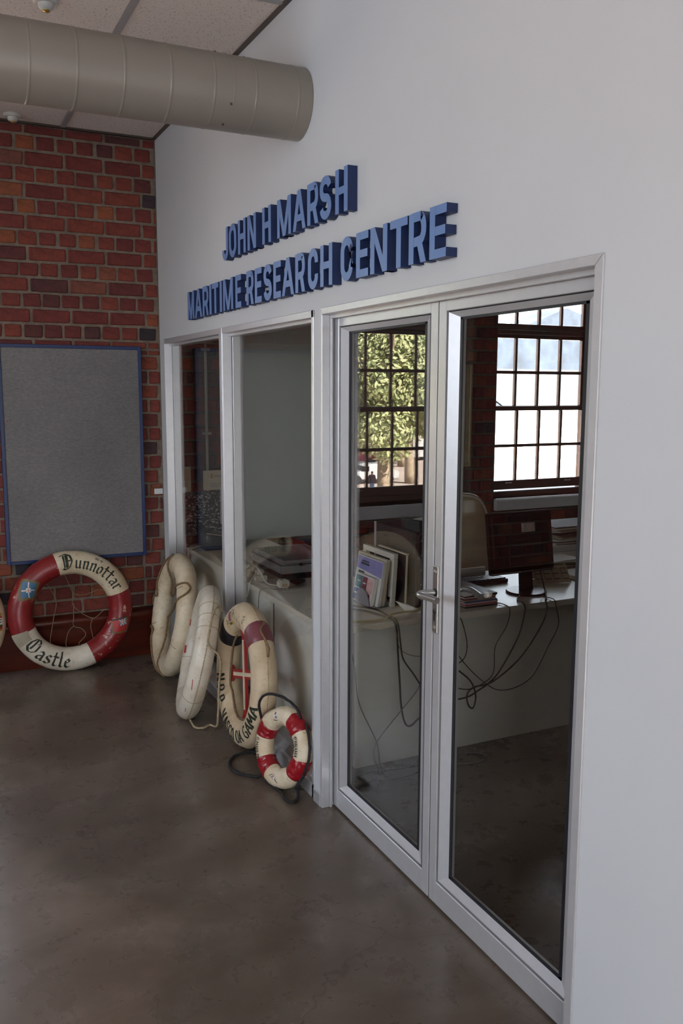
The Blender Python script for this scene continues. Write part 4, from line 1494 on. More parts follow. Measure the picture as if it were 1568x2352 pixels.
MB().tube(spline([Mi @ E_.surf(R_(58), R_(15), .006), fr(.053, .195, .012), fr(-.023, .222, .035), fr(-.096, .217, .060), fr(-.147, .182, .060), fr(-.172, .132, .040), Mi @ E_.surf(R_(158), R_(10), .006)], 8), .0062, 9, lobes=3, twist=240, amp=.16).build('black_rope', rk, E_.t, smooth=True)
MB().tube(spline([Mi @ E_.surf(R_(160), R_(-10), .006), (-.040, 2.09, .06), (-.050, 2.20, .009), (-.075, 2.235, .009), (-.115, 2.24, .0108), (-.17, 2.228, .0090), (-.214, 2.175, .0090), (-.234, 2.106, .0090), (-.22, 2.037, .0090), (-.189, 1.992, .0090), (-.15, 1.955, .012), Mi @ E_.surf(R_(238), R_(20), .006)], 8), .0068, 9, lobes=3, twist=240, amp=.16).build('black_rope', rk, E_.t, smooth=True)
MB().tube(spline([Mi @ E_.surf(R_(-22), R_(5), .006), Mi @ E_.surf(R_(-45), R_(5), .016), (-.045, 1.735, .04), (-.060, 1.700, .0090), (-.085, 1.668, .0090), (-.112, 1.660, .0090), (-.121, 1.71, .0090), (-.113, 1.765, .0090), Mi @ E_.surf(R_(250), R_(25), .006)], 8), .0062, 9, lobes=3, twist=240, amp=.16).build('black_rope', rk, E_.t, smooth=True)
MB().tube(spline([Mi @ E_.surf(R_(50), R_(0), .006), Mi @ E_.surf(R_(30), R_(8), .008), Mi @ E_.surf(R_(5), R_(8), .008), Mi @ E_.surf(R_(-20), R_(5), .006)], 8), .0062, 9, lobes=3, twist=240, amp=.16).build('black_rope', rk, E_.t, smooth=True)

# ------------------------------------------------------------------ office furniture
TZ = 0.73      # desk top height


def desk(name, label, x0, x1, y0, y1, panel, legs):
    t = thing(name, label, 'desk', ((x0+x1)/2, (y0+y1)/2, 0))
    MB().box(x0, x1, y0, y1, TZ-0.032, TZ).build('desk_top', M['desk'], t, bevel=0.003, seg=2)
    for p in panel:
        MB().box(*p).build('front_panel', M['desk_panel'], t, bevel=0.002)
    for p in legs:
        MB().box(*p).build('side_panel', M['desk_panel'], t, bevel=0.002)
    return t


desk('desk', 'white desk running along the inside of the interior windows', 0.115, 0.72, 2.52, 4.125,
     [(0.150, 0.168, 2.56, 4.08, 0.10, TZ-0.032)], [(0.17, 0.70, 2.53, 2.555, 0.0, TZ-0.032), (0.17, 0.70, 4.09, 4.115, 0.0, TZ-0.032)])
desk('desk', 'white desk behind the glass doors carrying the monitor and computer', 0.115, 2.16, 1.752, 2.515,
     [(0.30, 2.12, 1.860, 1.880, 0.0, TZ-0.032)], [(0.150, 0.168, 1.80, 2.505, 0.10, TZ-0.032), (0.30, 0.325, 1.884, 2.48, 0.0, TZ-0.032), (2.09, 2.115, 1.884, 2.48, 0.0, TZ-0.032)])
desk('side_table', 'white side table against the far office wall holding piles of papers', 1.98, 2.75, 2.56, 3.20,
     [(2.0, 2.73, 2.60, 2.618, 0.08, TZ-0.032)], [(2.0, 2.025, 2.622, 3.16, 0.0, TZ-0.032), (2.70, 2.725, 2.622, 3.16, 0.0, TZ-0.032)])['category'] = 'table'

# pale board standing on the long desk against the bricks
mb = MB()
mb.box(0.545, 1.092, 4.098, 4.126, TZ+0.001, 2.75)
o = mb.build('wall_board', M['green_panel'], bevel=0.003)
tag(o, 'tall plain grey-green board on the brick wall behind the flatbed scanner', 'board')

mb = MB()
mb.box(1.096, 2.365, 4.106, 4.132, TZ+0.02, 2.75)
o = mb.build('wall_panel', M['wood_dull'], bevel=0.003)
tag(o, 'plain dark brown wooden panel on the office wall behind the computer', 'panel')

# conduit with saddles
cd = thing('conduit_pipe', 'thin painted conduit pipe running up the dim bricks behind the narrow window', 'pipe', (0.305, 4.125, 0.9))
MB().tube([(0.305, 4.122, TZ+0.3), (0.305, 4.122, ZC-0.02)], 0.0105, 10).build('pipe', M['conduit'], cd, smooth=True, angle=R_(50))
for z in (1.486, 2.05, 2.6):
    m_ = MB().box(0.272, 0.338, 4.118, 4.132, z-0.011, z+0.011)
    m_.box(0.291, 0.319, 4.108, 4.132, z-0.010, z+0.010)
    m_.build('saddle_clip', M['conduit'], cd, bevel=0.003)

# papers and poster pinned to the bricks behind the narrow window
mb = MB()
mb.box(0.125, 0.188, 4.128, 4.134, 1.09, 1.262)
tag(mb.build('card', M['cream']), 'blank cream card on the bricks left of the conduit pipe', 'card')
sg = thing('paper_notice', 'white paper notice with a small orange emblem over the foot of the conduit', 'notice', (0.345, 4.11, 1.10))
MB().box(0.268, 0.43, 4.107, 4.109, 1.098, 1.232).build('sheet', M['cream'], sg)
MB().box(0.322, 0.336, 4.1055, 4.107, 1.178, 1.208).build('emblem', M['ringgold'], sg)
mb = MB()
for i in range(4):
    mb.box(0.346+i*0.013, 0.355+i*0.013, 4.1055, 4.107, 1.184, 1.200)
for k in range(3):
    mb.box(0.32, 0.418, 4.1055, 4.107, 1.140-k*0.010, 1.143-k*0.010)
mb.build('printing', M['conduit'], sg)
po = thing('poster', 'dark speckled black-and-white poster standing at the end of the long desk', 'poster', (0.28, 4.10, 0.75))
MB().box(0.128, 0.40, 4.098, 4.104, 0.80, 1.092).build('poster_sheet', M['speckle'], po)
ls = thing('paper_list', 'narrow white paper list over the right edge of the speckled poster', 'paper', (0.41, 4.09, 0.83))
MB().box(0.382, 0.45, 4.092, 4.0935, 0.86, 1.112).build('sheet', M['paper'], ls)
mb = MB()
for k in range(17):
    mb.box(0.387, 0.445, 4.0908, 4.092, 1.092-k*0.0135, 1.095-k*0.0135)
mb.build('printing', M['conduit'], ls)
mb = MB()
mb.box(0.128, 0.134, 4.075, 4.081, TZ+0.004, 1.045)
mb.box(0.124, 0.138, 4.070, 4.086, TZ+0.001, TZ+0.008)
tag(mb.build('white_rod', M['white_plastic'], bevel=0.001), 'thin white upright rod at the corner of the long desk', 'rod')

# black desk speaker-like device
bd = thing('desk_device', 'bulky black rounded desk device with a pale top edge in front of the poster', 'device', (0.26, 3.93, TZ))


def sup(u, v):
    a, b = 2*PI*u, PI*(v-0.5)
    f = lambda c, e: math.copysign(abs(c)**e, c)
    return (0.275+0.098*f(math.cos(a), .6)*f(math.cos(b), .5), 3.92+0.11*f(math.sin(a), .6)*f(math.cos(b), .5), TZ+0.058+0.056*f(math.sin(b), .6)-0.02*math.cos(a)*(1 if b > 0 else 0))


MB().grid(sup, 28, 14, cu=True).build('body', M['black'], bd, smooth=True)
MB().tube([(0.20, 3.835, TZ+0.114), (0.24, 3.825, TZ+0.106), (0.30, 3.82, TZ+0.094)], 0.004, 6).build('trim_edge', M['conduit'], bd)
MB().box(0.19, 0.36, 3.83, 4.0, TZ+0.0005, TZ+0.006).build('foot', M['black'], bd)
cb = thing('cable_bundle', 'bundle of thin black cables hanging off the corner of the long desk', 'cable', (0.12, 3.98, TZ))
for k in range(5):
    pts = spline([(0.19+0.006*k, 3.98-0.01*k, TZ+0.012), (0.145, 3.965-0.014*k, TZ+0.016), (0.107-0.003*k, 3.955-0.016*k, TZ-0.02), (0.1045, 3.95-0.018*k, TZ-0.12), (0.106, 3.95-0.02*k, TZ-0.32)], 6)
    MB().tube(pts, 0.0032, 6).build('cable', M['black_cable'] if k % 2 else M['white_cable'], cb, smooth=True)

# flatbed scanner
sc = thing('flatbed_scanner', 'silver and black flatbed scanner lying on the long desk', 'scanner', (0.5, 3.0, TZ))
x0, x1, y0, y1 = 0.292, 0.66, 2.757, 3.255
MB().box(x0+.012, x1-.012, y0+.010, y1-.012, TZ+0.004, TZ+0.040).build('base', M['black'], sc, bevel=0.006, seg=2)
MB().box(x0, x1, y0, y1, TZ+0.038, TZ+0.082).build('body', M['silver'], sc, bevel=0.005, seg=2)
lid = MB()
lid.box(x0+.002, x1-.002, y0+.002, y1-.002, TZ+0.085, TZ+0.108)
lid.build('lid', M['silver'], sc, bevel=0.012, seg=3)
MB().box(x0+.03, x1-.03, y0+.03, y1-.03, TZ+0.106, TZ+0.1095).build('lid_panel', M['black_gloss'], sc, bevel=0.001)
MB().box(x0+.006, x1-.006, y0+.006, y1-.006, TZ+0.081, TZ+0.0855).build('lid_gap', M['gasket'], sc)
MB().box(x0+.11, x0+.13, y0-.0016, y0+.004, TZ+0.078, TZ+0.093).build('lid_catch', M['gasket'], sc, bevel=0.001)
lb = MB().box(x0+.19, x0+.29, y0-.0012, y0+.002, TZ+0.050, TZ+0.074).build('label_plate', M['greyholder'], sc)
m_ = MB()
for k in range(2):
    m_.box(x0+.20, x0+.255+.02*k, y0-.0022, y0-.0010, TZ+0.056+k*.009, TZ+0.0595+k*.009)
sub('printing', m_, M['paper'], lb)
MB().lathe([(0, 0), (0.007, 0), (0.007, .002), (0, .003)], (x0+.11, y0+.0102, TZ+.020), (0, -1, 0), 14).build('button', M['gasket'], sc)
# power strip with plugs, adaptor and mouse on the desk along the window
ps = thing('power_strip', 'white multi-plug power strip at the front of the scanner', 'power strip', (0.20, 2.90, TZ))
MB().box(0.160, 0.225, 2.79, 3.02, TZ+0.001, TZ+0.034).build('strip_body', M['white_plastic'], ps, bevel=0.005, seg=2)
for k, (yy, hh) in enumerate(((2.835, .030), (2.895, .040), (2.965, .030))):
    MB().box(0.172, 0.216, yy-.021, yy+.021, TZ+0.034, TZ+0.034+hh).build('plug', M['white_plastic'], ps, bevel=0.007, seg=2)
ad = thing('socket_adaptor', 'small white three-pin socket adaptor in front of the scanner', 'adaptor', (0.235, 2.585, TZ))
MB().box(0.205, 0.262, 2.555, 2.610, TZ+0.0085, TZ+0.050).build('adaptor_body', M['white_plastic'], ad, bevel=0.007, seg=2)
MB().box(0.219, 0.247, 2.5535, 2.557, TZ+0.016, TZ+0.034).build('rating_label', M['card'], ad)
m_ = MB()
for k in range(3):
    m_.box(0.2185+.011*k, 0.2255+.011*k, 2.5545, 2.56, TZ+0.0005, TZ+0.0090)
m_.build('pins', M['steel'], ad)
for k, (a, b) in enumerate(((0.218, 2.58), (0.250, 2.572), (0.236, 2.60))):
    MB().lathe([(0, 0), (.003, 0), (.003, .001), (0, .001)], (a, b, TZ+0.0497), (0, 0, 1), 10).build('socket_hole', M['gasket'], ad)
ms = thing('computer_mouse', 'dark rounded mouse behind the white adaptor', 'mouse', (0.34, 2.62, TZ))
MB().grid(lambda u, v: (0.335+0.05*math.sin(PI*v)*math.cos(2*PI*u), 2.63+0.034*math.sin(PI*v)*math.sin(2*PI*u), TZ+0.002+0.034*max(0, math.cos(PI*v*0.5))*1.0), 20, 10, cu=True).build('mouse_body', M['black_gloss'], ms, smooth=True)
wc = thing('white_cable', 'white mains cable from the power strip to the adaptor and over the desk edge', 'cable', (0.2, 2.7, TZ))
MB().tube(spline([(0.195, 2.895, TZ+.070), (0.185, 2.80, TZ+.060), (0.19, 2.72, TZ+.012), (0.21, 2.64, TZ+.010), (0.225, 2.605, TZ+.022)], 8), 0.0045, 8).build('cable', M['white_cable'], wc, smooth=True)
MB().tube(spline([(0.185, 2.965, TZ+.060), (0.145, 2.90, TZ+.045), (0.110, 2.84, TZ-.02), (0.1065, 2.80, TZ-.075), (0.106, 2.77, TZ-.03), (0.113, 2.765, TZ+.012), (0.155, 2.80, TZ+.04), (0.178, 2.835, TZ+.058)], 8), 0.0036, 8).build('cable', M['white_cable'], wc, smooth=True)
MB().tube(spline([(0.25, 2.58, TZ+.008), (0.18, 2.55, TZ+.010), (0.125, 2.60, TZ+.010), (0.110, 2.62, TZ-.03), (0.108, 2.63, TZ-.14), (0.109, 2.66, TZ-.30)], 8), 0.0022, 6).build('cable', M['grey_cable'], wc, smooth=True)
for k in range(3):
    MB().tube(spline([(0.17, 3.02+.01*k, TZ+.014), (0.13, 2.99-.02*k, TZ+.012), (0.108, 2.95-.02*k, TZ-.03), (0.108, 2.90-.02*k, TZ-.12), (0.109, 2.84-.02*k, TZ-.30)], 6), 0.003, 6).build('cable', M['white_cable'] if k != 1 else M['tan_cable'], wc, smooth=True)
bk = thing('white_bracket', 'cream upright stand on the long desk beside the mullion', 'stand', (0.2, 3.3, TZ))
MB().box(0.172, 0.200, 3.27, 3.30, TZ+.001, TZ+.20).build('upright', M['white_plastic'], bk, bevel=0.004)
MB().box(0.150, 0.222, 3.26, 3.31, TZ+.196, TZ+.226).build('head', M['white_plastic'], bk, bevel=0.006)
MB().box(0.140, 0.235, 3.24, 3.33, TZ+.0005, TZ+.008).build('foot', M['white_plastic'], bk, bevel=0.003)


# upright papers on the other desk: they all face the glass (-x)
def upright(name, label, cat, x, th, y0, y1, h, lean, mats, extra=None, z=TZ+0.001):
    """slab facing -x; leans back (+x) going up by lean (m per m)"""
    t = thing(name, label, cat, (x, (y0+y1)/2, z))
    p = lambda a, b, d: (x+lean*b-0.0+d, y1-a, z+b)      # a along, b up, d depth
    mb = MB()
    mb.prism([p(0, 0, 0), p(y1-y0, 0, 0), p(y1-y0, h, 0), p(0, h, 0)], (th, 0, 0))
    mb.build(extra or 'block', mats, t)
    return t, p


hd = thing('letter_holder', 'grey plastic holder gripping the manuals', 'holder', (0.46, 2.1, TZ))
mb = MB()
mb.prism([(0.452, 2.165, TZ+.004), (0.452, 2.015, TZ+.004), (0.452, 2.022, TZ+.03), (0.456, 2.05, TZ+.065), (0.458, 2.09, TZ+.082), (0.458, 2.13, TZ+.078), (0.456, 2.158, TZ+.05)], (0.004, 0, 0))
mb.build('front_plate', M['greyholder'], hd)
MB().box(0.445, 0.54, 2.005, 2.175, TZ+.0005, TZ+.005).build('base_plate', M['greyholder'], hd, bevel=0.002)
mb = MB()
mb.prism([(0.538, 2.17, TZ+.004), (0.538, 2.01, TZ+.004), (0.545, 2.01, TZ+.10), (0.545, 2.17, TZ+.10)], (0.004, 0, 0))
mb.build('back_plate', M['greyholder'], hd)

t, p = upright('manual', 'front booklet in the holder with coloured squares on its cover', 'booklet', 0.4575, 0.020, 2.018, 2.215, 0.135, 0.20, M['paper'], z=TZ+.006)
for (a0, a1, b0, b1, m) in ((.008, .078, .068, .128, 'teal'), (.082, .128, .060, .128, 'maroon'), (.132, .192, .058, .128, 'pinkp'), (.008, .062, .006, .063, 'navyp'),
                            (.066, .112, .006, .054, 'rose'), (.116, .176, .006, .052, 'rose')):
    mb = MB()
    mb.prism([p(a0, b0, -.0012), p(a1, b0, -.0012), p(a1, b1, -.0012), p(a0, b1, -.0012)], (.001, 0, 0))
    mb.build('cover_square', M[m], t)
mb = MB()
for (a0, b0, w) in ((.03, .098, .032), (.092, .094, .026), (.018, .036, .03), (.135, .020, .03)):
    mb.prism([p(a0, b0, -.0022), p(a0+w, b0, -.0022), p(a0+w, b0+.006, -.0022), p(a0, b0+.006, -.0022)], (.001, 0, 0))
mb.build('printing', M['paper'], t)
t, p = upright('manual', 'taller booklet with a lavender heading behind the coloured booklet', 'booklet', 0.486, 0.016, 1.992, 2.262, 0.218, 0.16, M['paper'], z=TZ+.006)
mb = MB()
mb.prism([p(.004, .152, -.0012), p(.266, .138, -.0012), p(.266, .214, -.0012), p(.004, .214, -.0012)], (.001, 0, 0))
mb.build('heading_block', M['lav'], t)
mb = MB()
for (a0, b0, w, h) in ((.05, .190, .075, .006), (.045, .176, .085, .009), (.03, .132, .06, .009), (.05, .105, .11, .003), (.06, .095, .10, .003), (.10, .116, .09, .0025)):
    mb.prism([p(a0, b0, -.0022), p(a0+w, b0, -.0022), p(a0+w, b0+h, -.0022), p(a0, b0+h, -.0022)], (.001, 0, 0))
mb.build('printing', M['ink'], t)
t, p = upright('paper_pad', 'cream paper pad behind the lavender booklet', 'pad', 0.510, 0.018, 2.0, 2.30, 0.225, 0.14, M['cream'], z=TZ+.006)
# white plastic frame
t = thing('plastic_frame', 'white plastic frame with an open middle standing behind the booklets', 'frame', (0.58, 2.14, TZ))
y0, y1, h, x, th = 1.985, 2.312, 0.262, 0.556, 0.024
pp = lambda a, b: (x+0.06*b, y1-a, TZ+.001+b)
W_ = y1-y0
for (a0, a1, b0, b1, nm) in ((0, W_, h-.028, h, 'top_bar'), (W_-.040, W_, .046, h-.028, 'near_bar'), (W_-.018, W_, .022, .046, 'notch'), (W_-.040, W_, 0, .022, 'near_foot'), (0, .035, 0, h-.028, 'far_bar'), (.035, W_-.040, 0, .022, 'bottom_bar')):
    mb = MB()
    mb.prism([pp(a0, b0), pp(a1, b0), pp(a1, b1), pp(a0, b1)], (th, 0, 0))
    mb.build(nm, M['white_plastic'], t, bevel=0.002)
t, p = upright('binder', 'dark mottled folder with pale edges leaning on the computer', 'folder', 0.615, 0.016, 1.958, 2.245, 0.258, 0.03, M['black'], 'cover')
mb = MB()
mb.prism([p(0, .2585, 0), p(.287, .2585, 0), p(.287, .264, 0), p(0, .264, 0)], (.016, 0, 0))
mb.prism([p(.2875, 0, 0), p(.2905, 0, 0), p(.2905, .258, 0), p(.2875, .258, 0)], (.010, 0, 0))
mb.build('page_edges', M['cream'], t)

# computer tower with a small black box on top
pc = thing('computer_tower', 'black computer tower standing on the desk behind the papers', 'computer', (0.75, 2.12, TZ))
MB().box(0.652, 0.85, 1.915, 2.335, TZ+.004, TZ+.372).build('case', M['black'], pc, bevel=0.004)
MB().box(0.654, 0.848, 1.888, 1.915, TZ+.006, TZ+.370).build('front_bezel', M['black_gloss'], pc, bevel=0.005)
MB().box(0.649, 0.653, 2.318, 2.336, TZ+.02, TZ+.374).build('edge_strip', M['alu'], pc)
MB().box(0.690, 0.845, 1.884, 1.889, TZ+.03, TZ+.365).build('front_panel', M['maroon'], pc)
for k in range(5):
    MB().lathe([(0, 0), (.004, 0), (.003, .003), (0, .004)], (0.668, 1.888, TZ+.05+.072*k), (0, -1, 0), 8).build('screw', M['steel'], pc)
bx = thing('small_black_box', 'small ribbed black box lying on top of the computer', 'box', (0.70, 1.98, TZ+.375))
MB().box(0.66, 0.82, 1.90, 2.075, TZ+.375, TZ+.432).build('case', M['black'], bx, bevel=0.003)
m_ = MB()
for k in range(6):
    m_.box(0.6585, 0.661, 1.905, 2.07, TZ+.382+k*.008, TZ+.385+k*.008)
m_.build('ribs', M['gasket'], bx)
mb = MB()
mb.obox((0.715, 1.96, TZ+.4332), (math.cos(.5), math.sin(.5), 0), (-math.sin(.5), math.cos(.5), 0), (0, 0, 1), .045, .028, .0006)
tag(mb.build('paper_slip', M['paper']), 'white paper slip on top of the small black box', 'paper')
mb = MB()
mb.add([(.575, 1.865, TZ+.001), (.66, 1.80, TZ+.001), (.60, 1.885, TZ+.03), (.55, 1.93, TZ+.045), (.575, 1.865, TZ+.0018), (.66, 1.80, TZ+.0018), (.60, 1.885, TZ+.0308), (.55, 1.93, TZ+.0458)],
       [(0, 1, 2, 3), (7, 6, 5, 4), (0, 4, 5, 1), (1, 5, 6, 2), (2, 6, 7, 3), (3, 7, 4, 0)])
tag(mb.build('crumpled_paper', M['paper']), 'crumpled white paper slip by the foot of the computer', 'paper')

# monitor seen from behind
mo = thing('monitor', 'black flat monitor seen from behind on the desk', 'monitor', (1.35, 1.98, TZ))
rot = Matrix.Translation((1.345, 1.965, TZ+.105)) @ Matrix.Rotation(R_(-9), 4, 'X')


def xf(mb, m):
    mb.v = [tuple(m @ Vector(v)) for v in mb.v]
    return mb


xf(MB().box(-.207, .207, .012, .034, 0, .325), rot).build('bezel', M['black_gloss'], mo, bevel=0.006, seg=2)
xf(MB().box(-.198, .198, -.010, .014, .008, .317), rot).build('back_shell', M['black_gloss'], mo, bevel=0.012, seg=3)
xf(MB().box(-.11, .11, -.024, -.008, .03, .20), rot).build('rear_bulge', M['black'], mo, bevel=0.010, seg=2)
xf(MB().box(-.008, .078, -.0115, -.0098, .215, .262), rot).build('rating_sticker', M['paper'], mo)
xf(MB().box(-.19, .19, .0335, .0352, .015, .31), rot).build('screen', M['black'], mo)
mb = MB()
mb.prism([(1.318, 1.955, TZ+.010), (1.402, 1.955, TZ+.010), (1.398, 1.972, TZ+.15), (1.322, 1.972, TZ+.15)], (0, .022, 0))
mb.build('stand_neck', M['black_gloss'], mo, bevel=0.004)
mb = MB().lathe([(0, 0), (.105, 0), (.107, .006), (.103, .011), (0, .013)], (1.36, 1.965, TZ+.001), (0, 0, 1), 36)
mb.build('stand_base', M['black_gloss'], mo, smooth=True, angle=R_(35))

# books, laptop-like board, calendar, papers
MAGL = ['black magazine at the very bottom of the flat stack beside the monitor', 'brown magazine second from the bottom of the flat stack', 'rose-red magazine third from the bottom of the flat stack',
        'cream magazine in the lower half of the flat stack', 'blue magazine in the middle of the flat stack', 'brown magazine just above the blue one in the flat stack',
        'maroon magazine in the upper half of the flat stack', 'cream magazine right under the glossy folder of the flat stack', '']
mags = ['ink', 'card', 'rose', 'cream', 'navyp', 'card', 'maroon', 'cream', 'ink']
z = TZ+.001
for k in range(9):
    th = 0.0062 if k != 8 else 0.010
    dx, dyy = random.uniform(-.005, .006), random.uniform(-.006, .006)
    mb = MB().box(0.864+dx, 1.055+dx, 1.805+dyy, 2.15+dyy, z, z+th)
    o = mb.build('magazine', M[mags[k]] if k != 8 else M['black_gloss'], bevel=0.0012)
    tag(o, 'glossy dark folder on top of the magazine stack' if k == 8 else MAGL[k], 'magazine', 'magazines stacked beside the monitor')
    z += th+.0004
mb = MB()
mb.add([(.85, 1.79, z), (.98, 1.82, z), (1.0, 1.95, z), (.87, 1.93, z), (.85, 1.79, z+.0008), (.98, 1.82, z+.0008), (1.0, 1.95, z+.0008), (.87, 1.93, z+.0008)],
       [(0, 1, 2, 3), (7, 6, 5, 4), (0, 4, 5, 1), (1, 5, 6, 2), (2, 6, 7, 3), (3, 7, 4, 0)])
tag(mb.build('paper_sheet', M['paper']), 'loose white sheet on the magazine stack behind the door handle', 'paper')
kb = thing('keyboard', 'black keyboard with a white strip along its far edge', 'keyboard', (1.2, 2.3, TZ))
MB().box(1.06, 1.42, 2.20, 2.33, TZ+.001, TZ+.022).build('keyboard_body', M['black'], kb, bevel=0.003)
m_ = MB()
for r in range(4):
    for c in range(12):
        m_.box(1.072+c*.0285, 1.096+c*.0285, 2.212+r*.027, 2.235+r*.027, TZ+.022, TZ+.028)
m_.build('keys', M['black_gloss'], kb)['kind'] = 'stuff'
mb = MB()
mb.box(1.00, 1.38, 2.36, 2.38, TZ+.001, TZ+.062)
tag(mb.build('white_tray', M['paper'], bevel=0.002), 'low white tray edge behind the keyboard', 'tray')
cal = thing('desk_calendar', 'cream tent calendar with printed dates standing right of the monitor', 'calendar', (1.63, 2.1, TZ))
mb = MB()
mb.prism([(1.535, 2.105, TZ+.001), (1.535, 2.20, TZ+.118), (1.535, 2.205, TZ+.118), (1.535, 2.30, TZ+.001)], (.0, 0, 0))
cq = lambda a, b: (1.537+a*(1.735-1.537), 2.102-.055*a+.062*b, TZ+.001+.102*b)
mb = MB()
mb.add([cq(0, 0), cq(1, 0), cq(1, 1), cq(0, 1), *[(x_, y_+.0015, z_) for x_, y_, z_ in (cq(0, 0), cq(1, 0), cq(1, 1), cq(0, 1))]], [(0, 1, 2, 3), (7, 6, 5, 4), (0, 4, 5, 1), (1, 5, 6, 2), (2, 6, 7, 3), (3, 7, 4, 0)])
mb.build('front_sheet', M['cream'], cal)
mb = MB()
q2 = lambda a, b: (cq(a, 1)[0], cq(a, 1)[1]+.004+.06*(1-b), TZ+.001+.102*b)
mb.add([q2(0, 0), q2(1, 0), q2(1, 1), q2(0, 1), *[(x_, y_+.0015, z_) for x_, y_, z_ in (q2(0, 0), q2(1, 0), q2(1, 1), q2(0, 1))]], [(0, 1, 2, 3), (7, 6, 5, 4), (0, 4, 5, 1), (1, 5, 6, 2), (2, 6, 7, 3), (3, 7, 4, 0)])
mb.build('back_sheet', M['cream'], cal)
mb = MB()
for (a0, a1, b0, b1) in [(.05, .95, .90, .925)]+[(.04+.25*i, .22+.25*i, .72-.26*j, .75-.26*j) for i in range(4) for j in range(3)]+[(.04+.25*i, .05+.25*i, .22, .74) for i in range(4)]:
    P4 = [cq(a0, b0), cq(a1, b0), cq(a1, b1), cq(a0, b1)]
    mb.add([(x_, y_-.0006, z_) for x_, y_, z_ in P4], [(0, 1, 2, 3)])
mb.build('printing', M['ink'], cal)


def paper_pile(name, label, x0, x1, y0, y1, z0, n, mats, th=.006, spread=.03, group='paper piles at the right of the office'):
    t = thing(name, label, 'papers', ((x0+x1)/2, (y0+y1)/2, z0), group=group)
    z = z0+.0008
    for k in range(n):
        a = random.uniform(-.12, .12)
        mb = MB().obox(((x0+x1)/2+random.uniform(-spread, spread), (y0+y1)/2+random.uniform(-spread, spread), z+th/2), (math.cos(a), math.sin(a), 0), (-math.sin(a), math.cos(a), 0), (0, 0, 1), (x1-x0)/2, (y1-y0)/2, th/2)
        mb.build('paper_layer', M[mats[k % len(mats)]], t)
        z += th+.0004
    return z


paper_pile('paper_stack', 'low pile of papers on the desk right of the calendar', 1.80, 2.02, 1.98, 2.26, TZ, 4, ['paper', 'cream', 'paper'], .004)
paper_pile('paper_stack', 'white paper pile behind the calendar at the desk edge', 1.84, 2.08, 2.34, 2.50, TZ, 7, ['paper', 'paper', 'cream'], .008)
bxs = thing('grey_file_box', 'pale grey file box on the side table under the papers', 'box', (2.35, 2.85, TZ))
MB().box(2.04, 2.62, 2.60, 3.02, TZ+.001, TZ+.045).build('lower_tray', M['desk_panel'], bxs, bevel=0.003)
MB().box(2.05, 2.61, 2.61, 3.01, TZ+.047, TZ+.085).build('upper_tray', M['desk_panel'], bxs, bevel=0.003)
z = paper_pile('paper_stack', 'fanned papers and magazines on the grey file box', 2.10, 2.52, 2.64, 2.96, TZ+.085, 5, ['cream', 'paper', 'ink', 'paper', 'paper'], .006)
z = paper_pile('paper_stack', 'topmost bundle of bright papers near the second sash window', 2.12, 2.54, 2.66, 2.95, z+.001, 9, ['card', 'paper', 'cream', 'ink', 'paper'], .008, .02)

# office chair
ch = thing('office_chair', 'beige leather high-backed office chair behind the desk', 'chair', (1.58, 2.95, 0))


def chair_back(dx, dyy, grow):
    pts = []
    for (x, z_) in ((-.235, .60), (-.24, .78), (-.225, .95), (-.185, 1.06), (-.12, 1.105), (0, 1.118), (.12, 1.105), (.185, 1.06), (.225, .95), (.24, .78), (.235, .60), (.18, .50), (0, .48), (-.18, .50)):
        pts.append((1.59+x*(1+grow), z_+(grow*.6 if z_ > .9 else 0)))
    return pts


rim = spline([(a, 2.93+.10*(b-.5), b) for a, b in chair_back(0, 0, 0)], 6, closed=True)
n_ = len(rim)
mb = MB()


def cushion(side):
    def fn(u, v):
        q = rim[int(round(u*n_)) % n_]
        c = Vector((1.59, 2.93+.10*.30, .80))
        c.y = 2.93+.10*(q.z-.5)*.0+.10*((.80+(q.z-.80)*(1-v))-.5)
        pnt = Vector((1.59+(q.x-1.59)*(1-v), 0, .80+(q.z-.80)*(1-v)))
        bul = .030*(1-(1-v)**3)+.006*math.cos(pnt.z*2*PI/.145)*(1 if v > .08 else 0)
        pnt.y = 2.93+.10*(pnt.z-.5)+side*(.018+bul)
        return pnt
    return fn


mb.grid(cushion(-1), n_, 12, cu=True)
mb.grid(cushion(1), n_, 12, cu=True)
mb.build('backrest', M['leather'], ch, smooth=True)
MB().tube([v+Vector((0, -.018, 0)) for v in rim], .007, 6, closed=True).build('back_piping', M['leather_pipe'], ch, smooth=True)
MB().tube([v for v in rim], .019, 8, closed=True).build('back_edge', M['leather'], ch, smooth=True)
MB().box(1.33, 1.85, 2.93, 3.42, .42, .50).build('seat', M['leather'], ch, bevel=0.03, seg=3)
for sx in (-1, 1):
    MB().tube(spline([(1.59+sx*.27, 2.97, .50), (1.59+sx*.29, 2.98, .64), (1.59+sx*.29, 3.12, .66), (1.59+sx*.28, 3.30, .62), (1.59+sx*.27, 3.32, .46)], 6), .018, 8).build('armrest', M['black'], ch, smooth=True)
MB().lathe([(0, .08), (.025, .08), (.025, .42), (0, .42)], (1.59, 3.17, 0), (0, 0, 1), 12).build('gas_column', M['steel'], ch)
for k in range(5):
    a = 2*PI*k/5
    MB().tube([(1.59, 3.17, .10), (1.59+.28*math.cos(a), 3.17+.28*math.sin(a), .065)], .017, 8).build('base_leg', M['black'], ch)
    MB().lathe([(0, -.012), (.027, -.012), (.027, .012), (0, .012)], (1.59+.29*math.cos(a), 3.17+.29*math.sin(a), .028), (-math.sin(a), math.cos(a), 0), 12).build('caster', M['black'], ch)

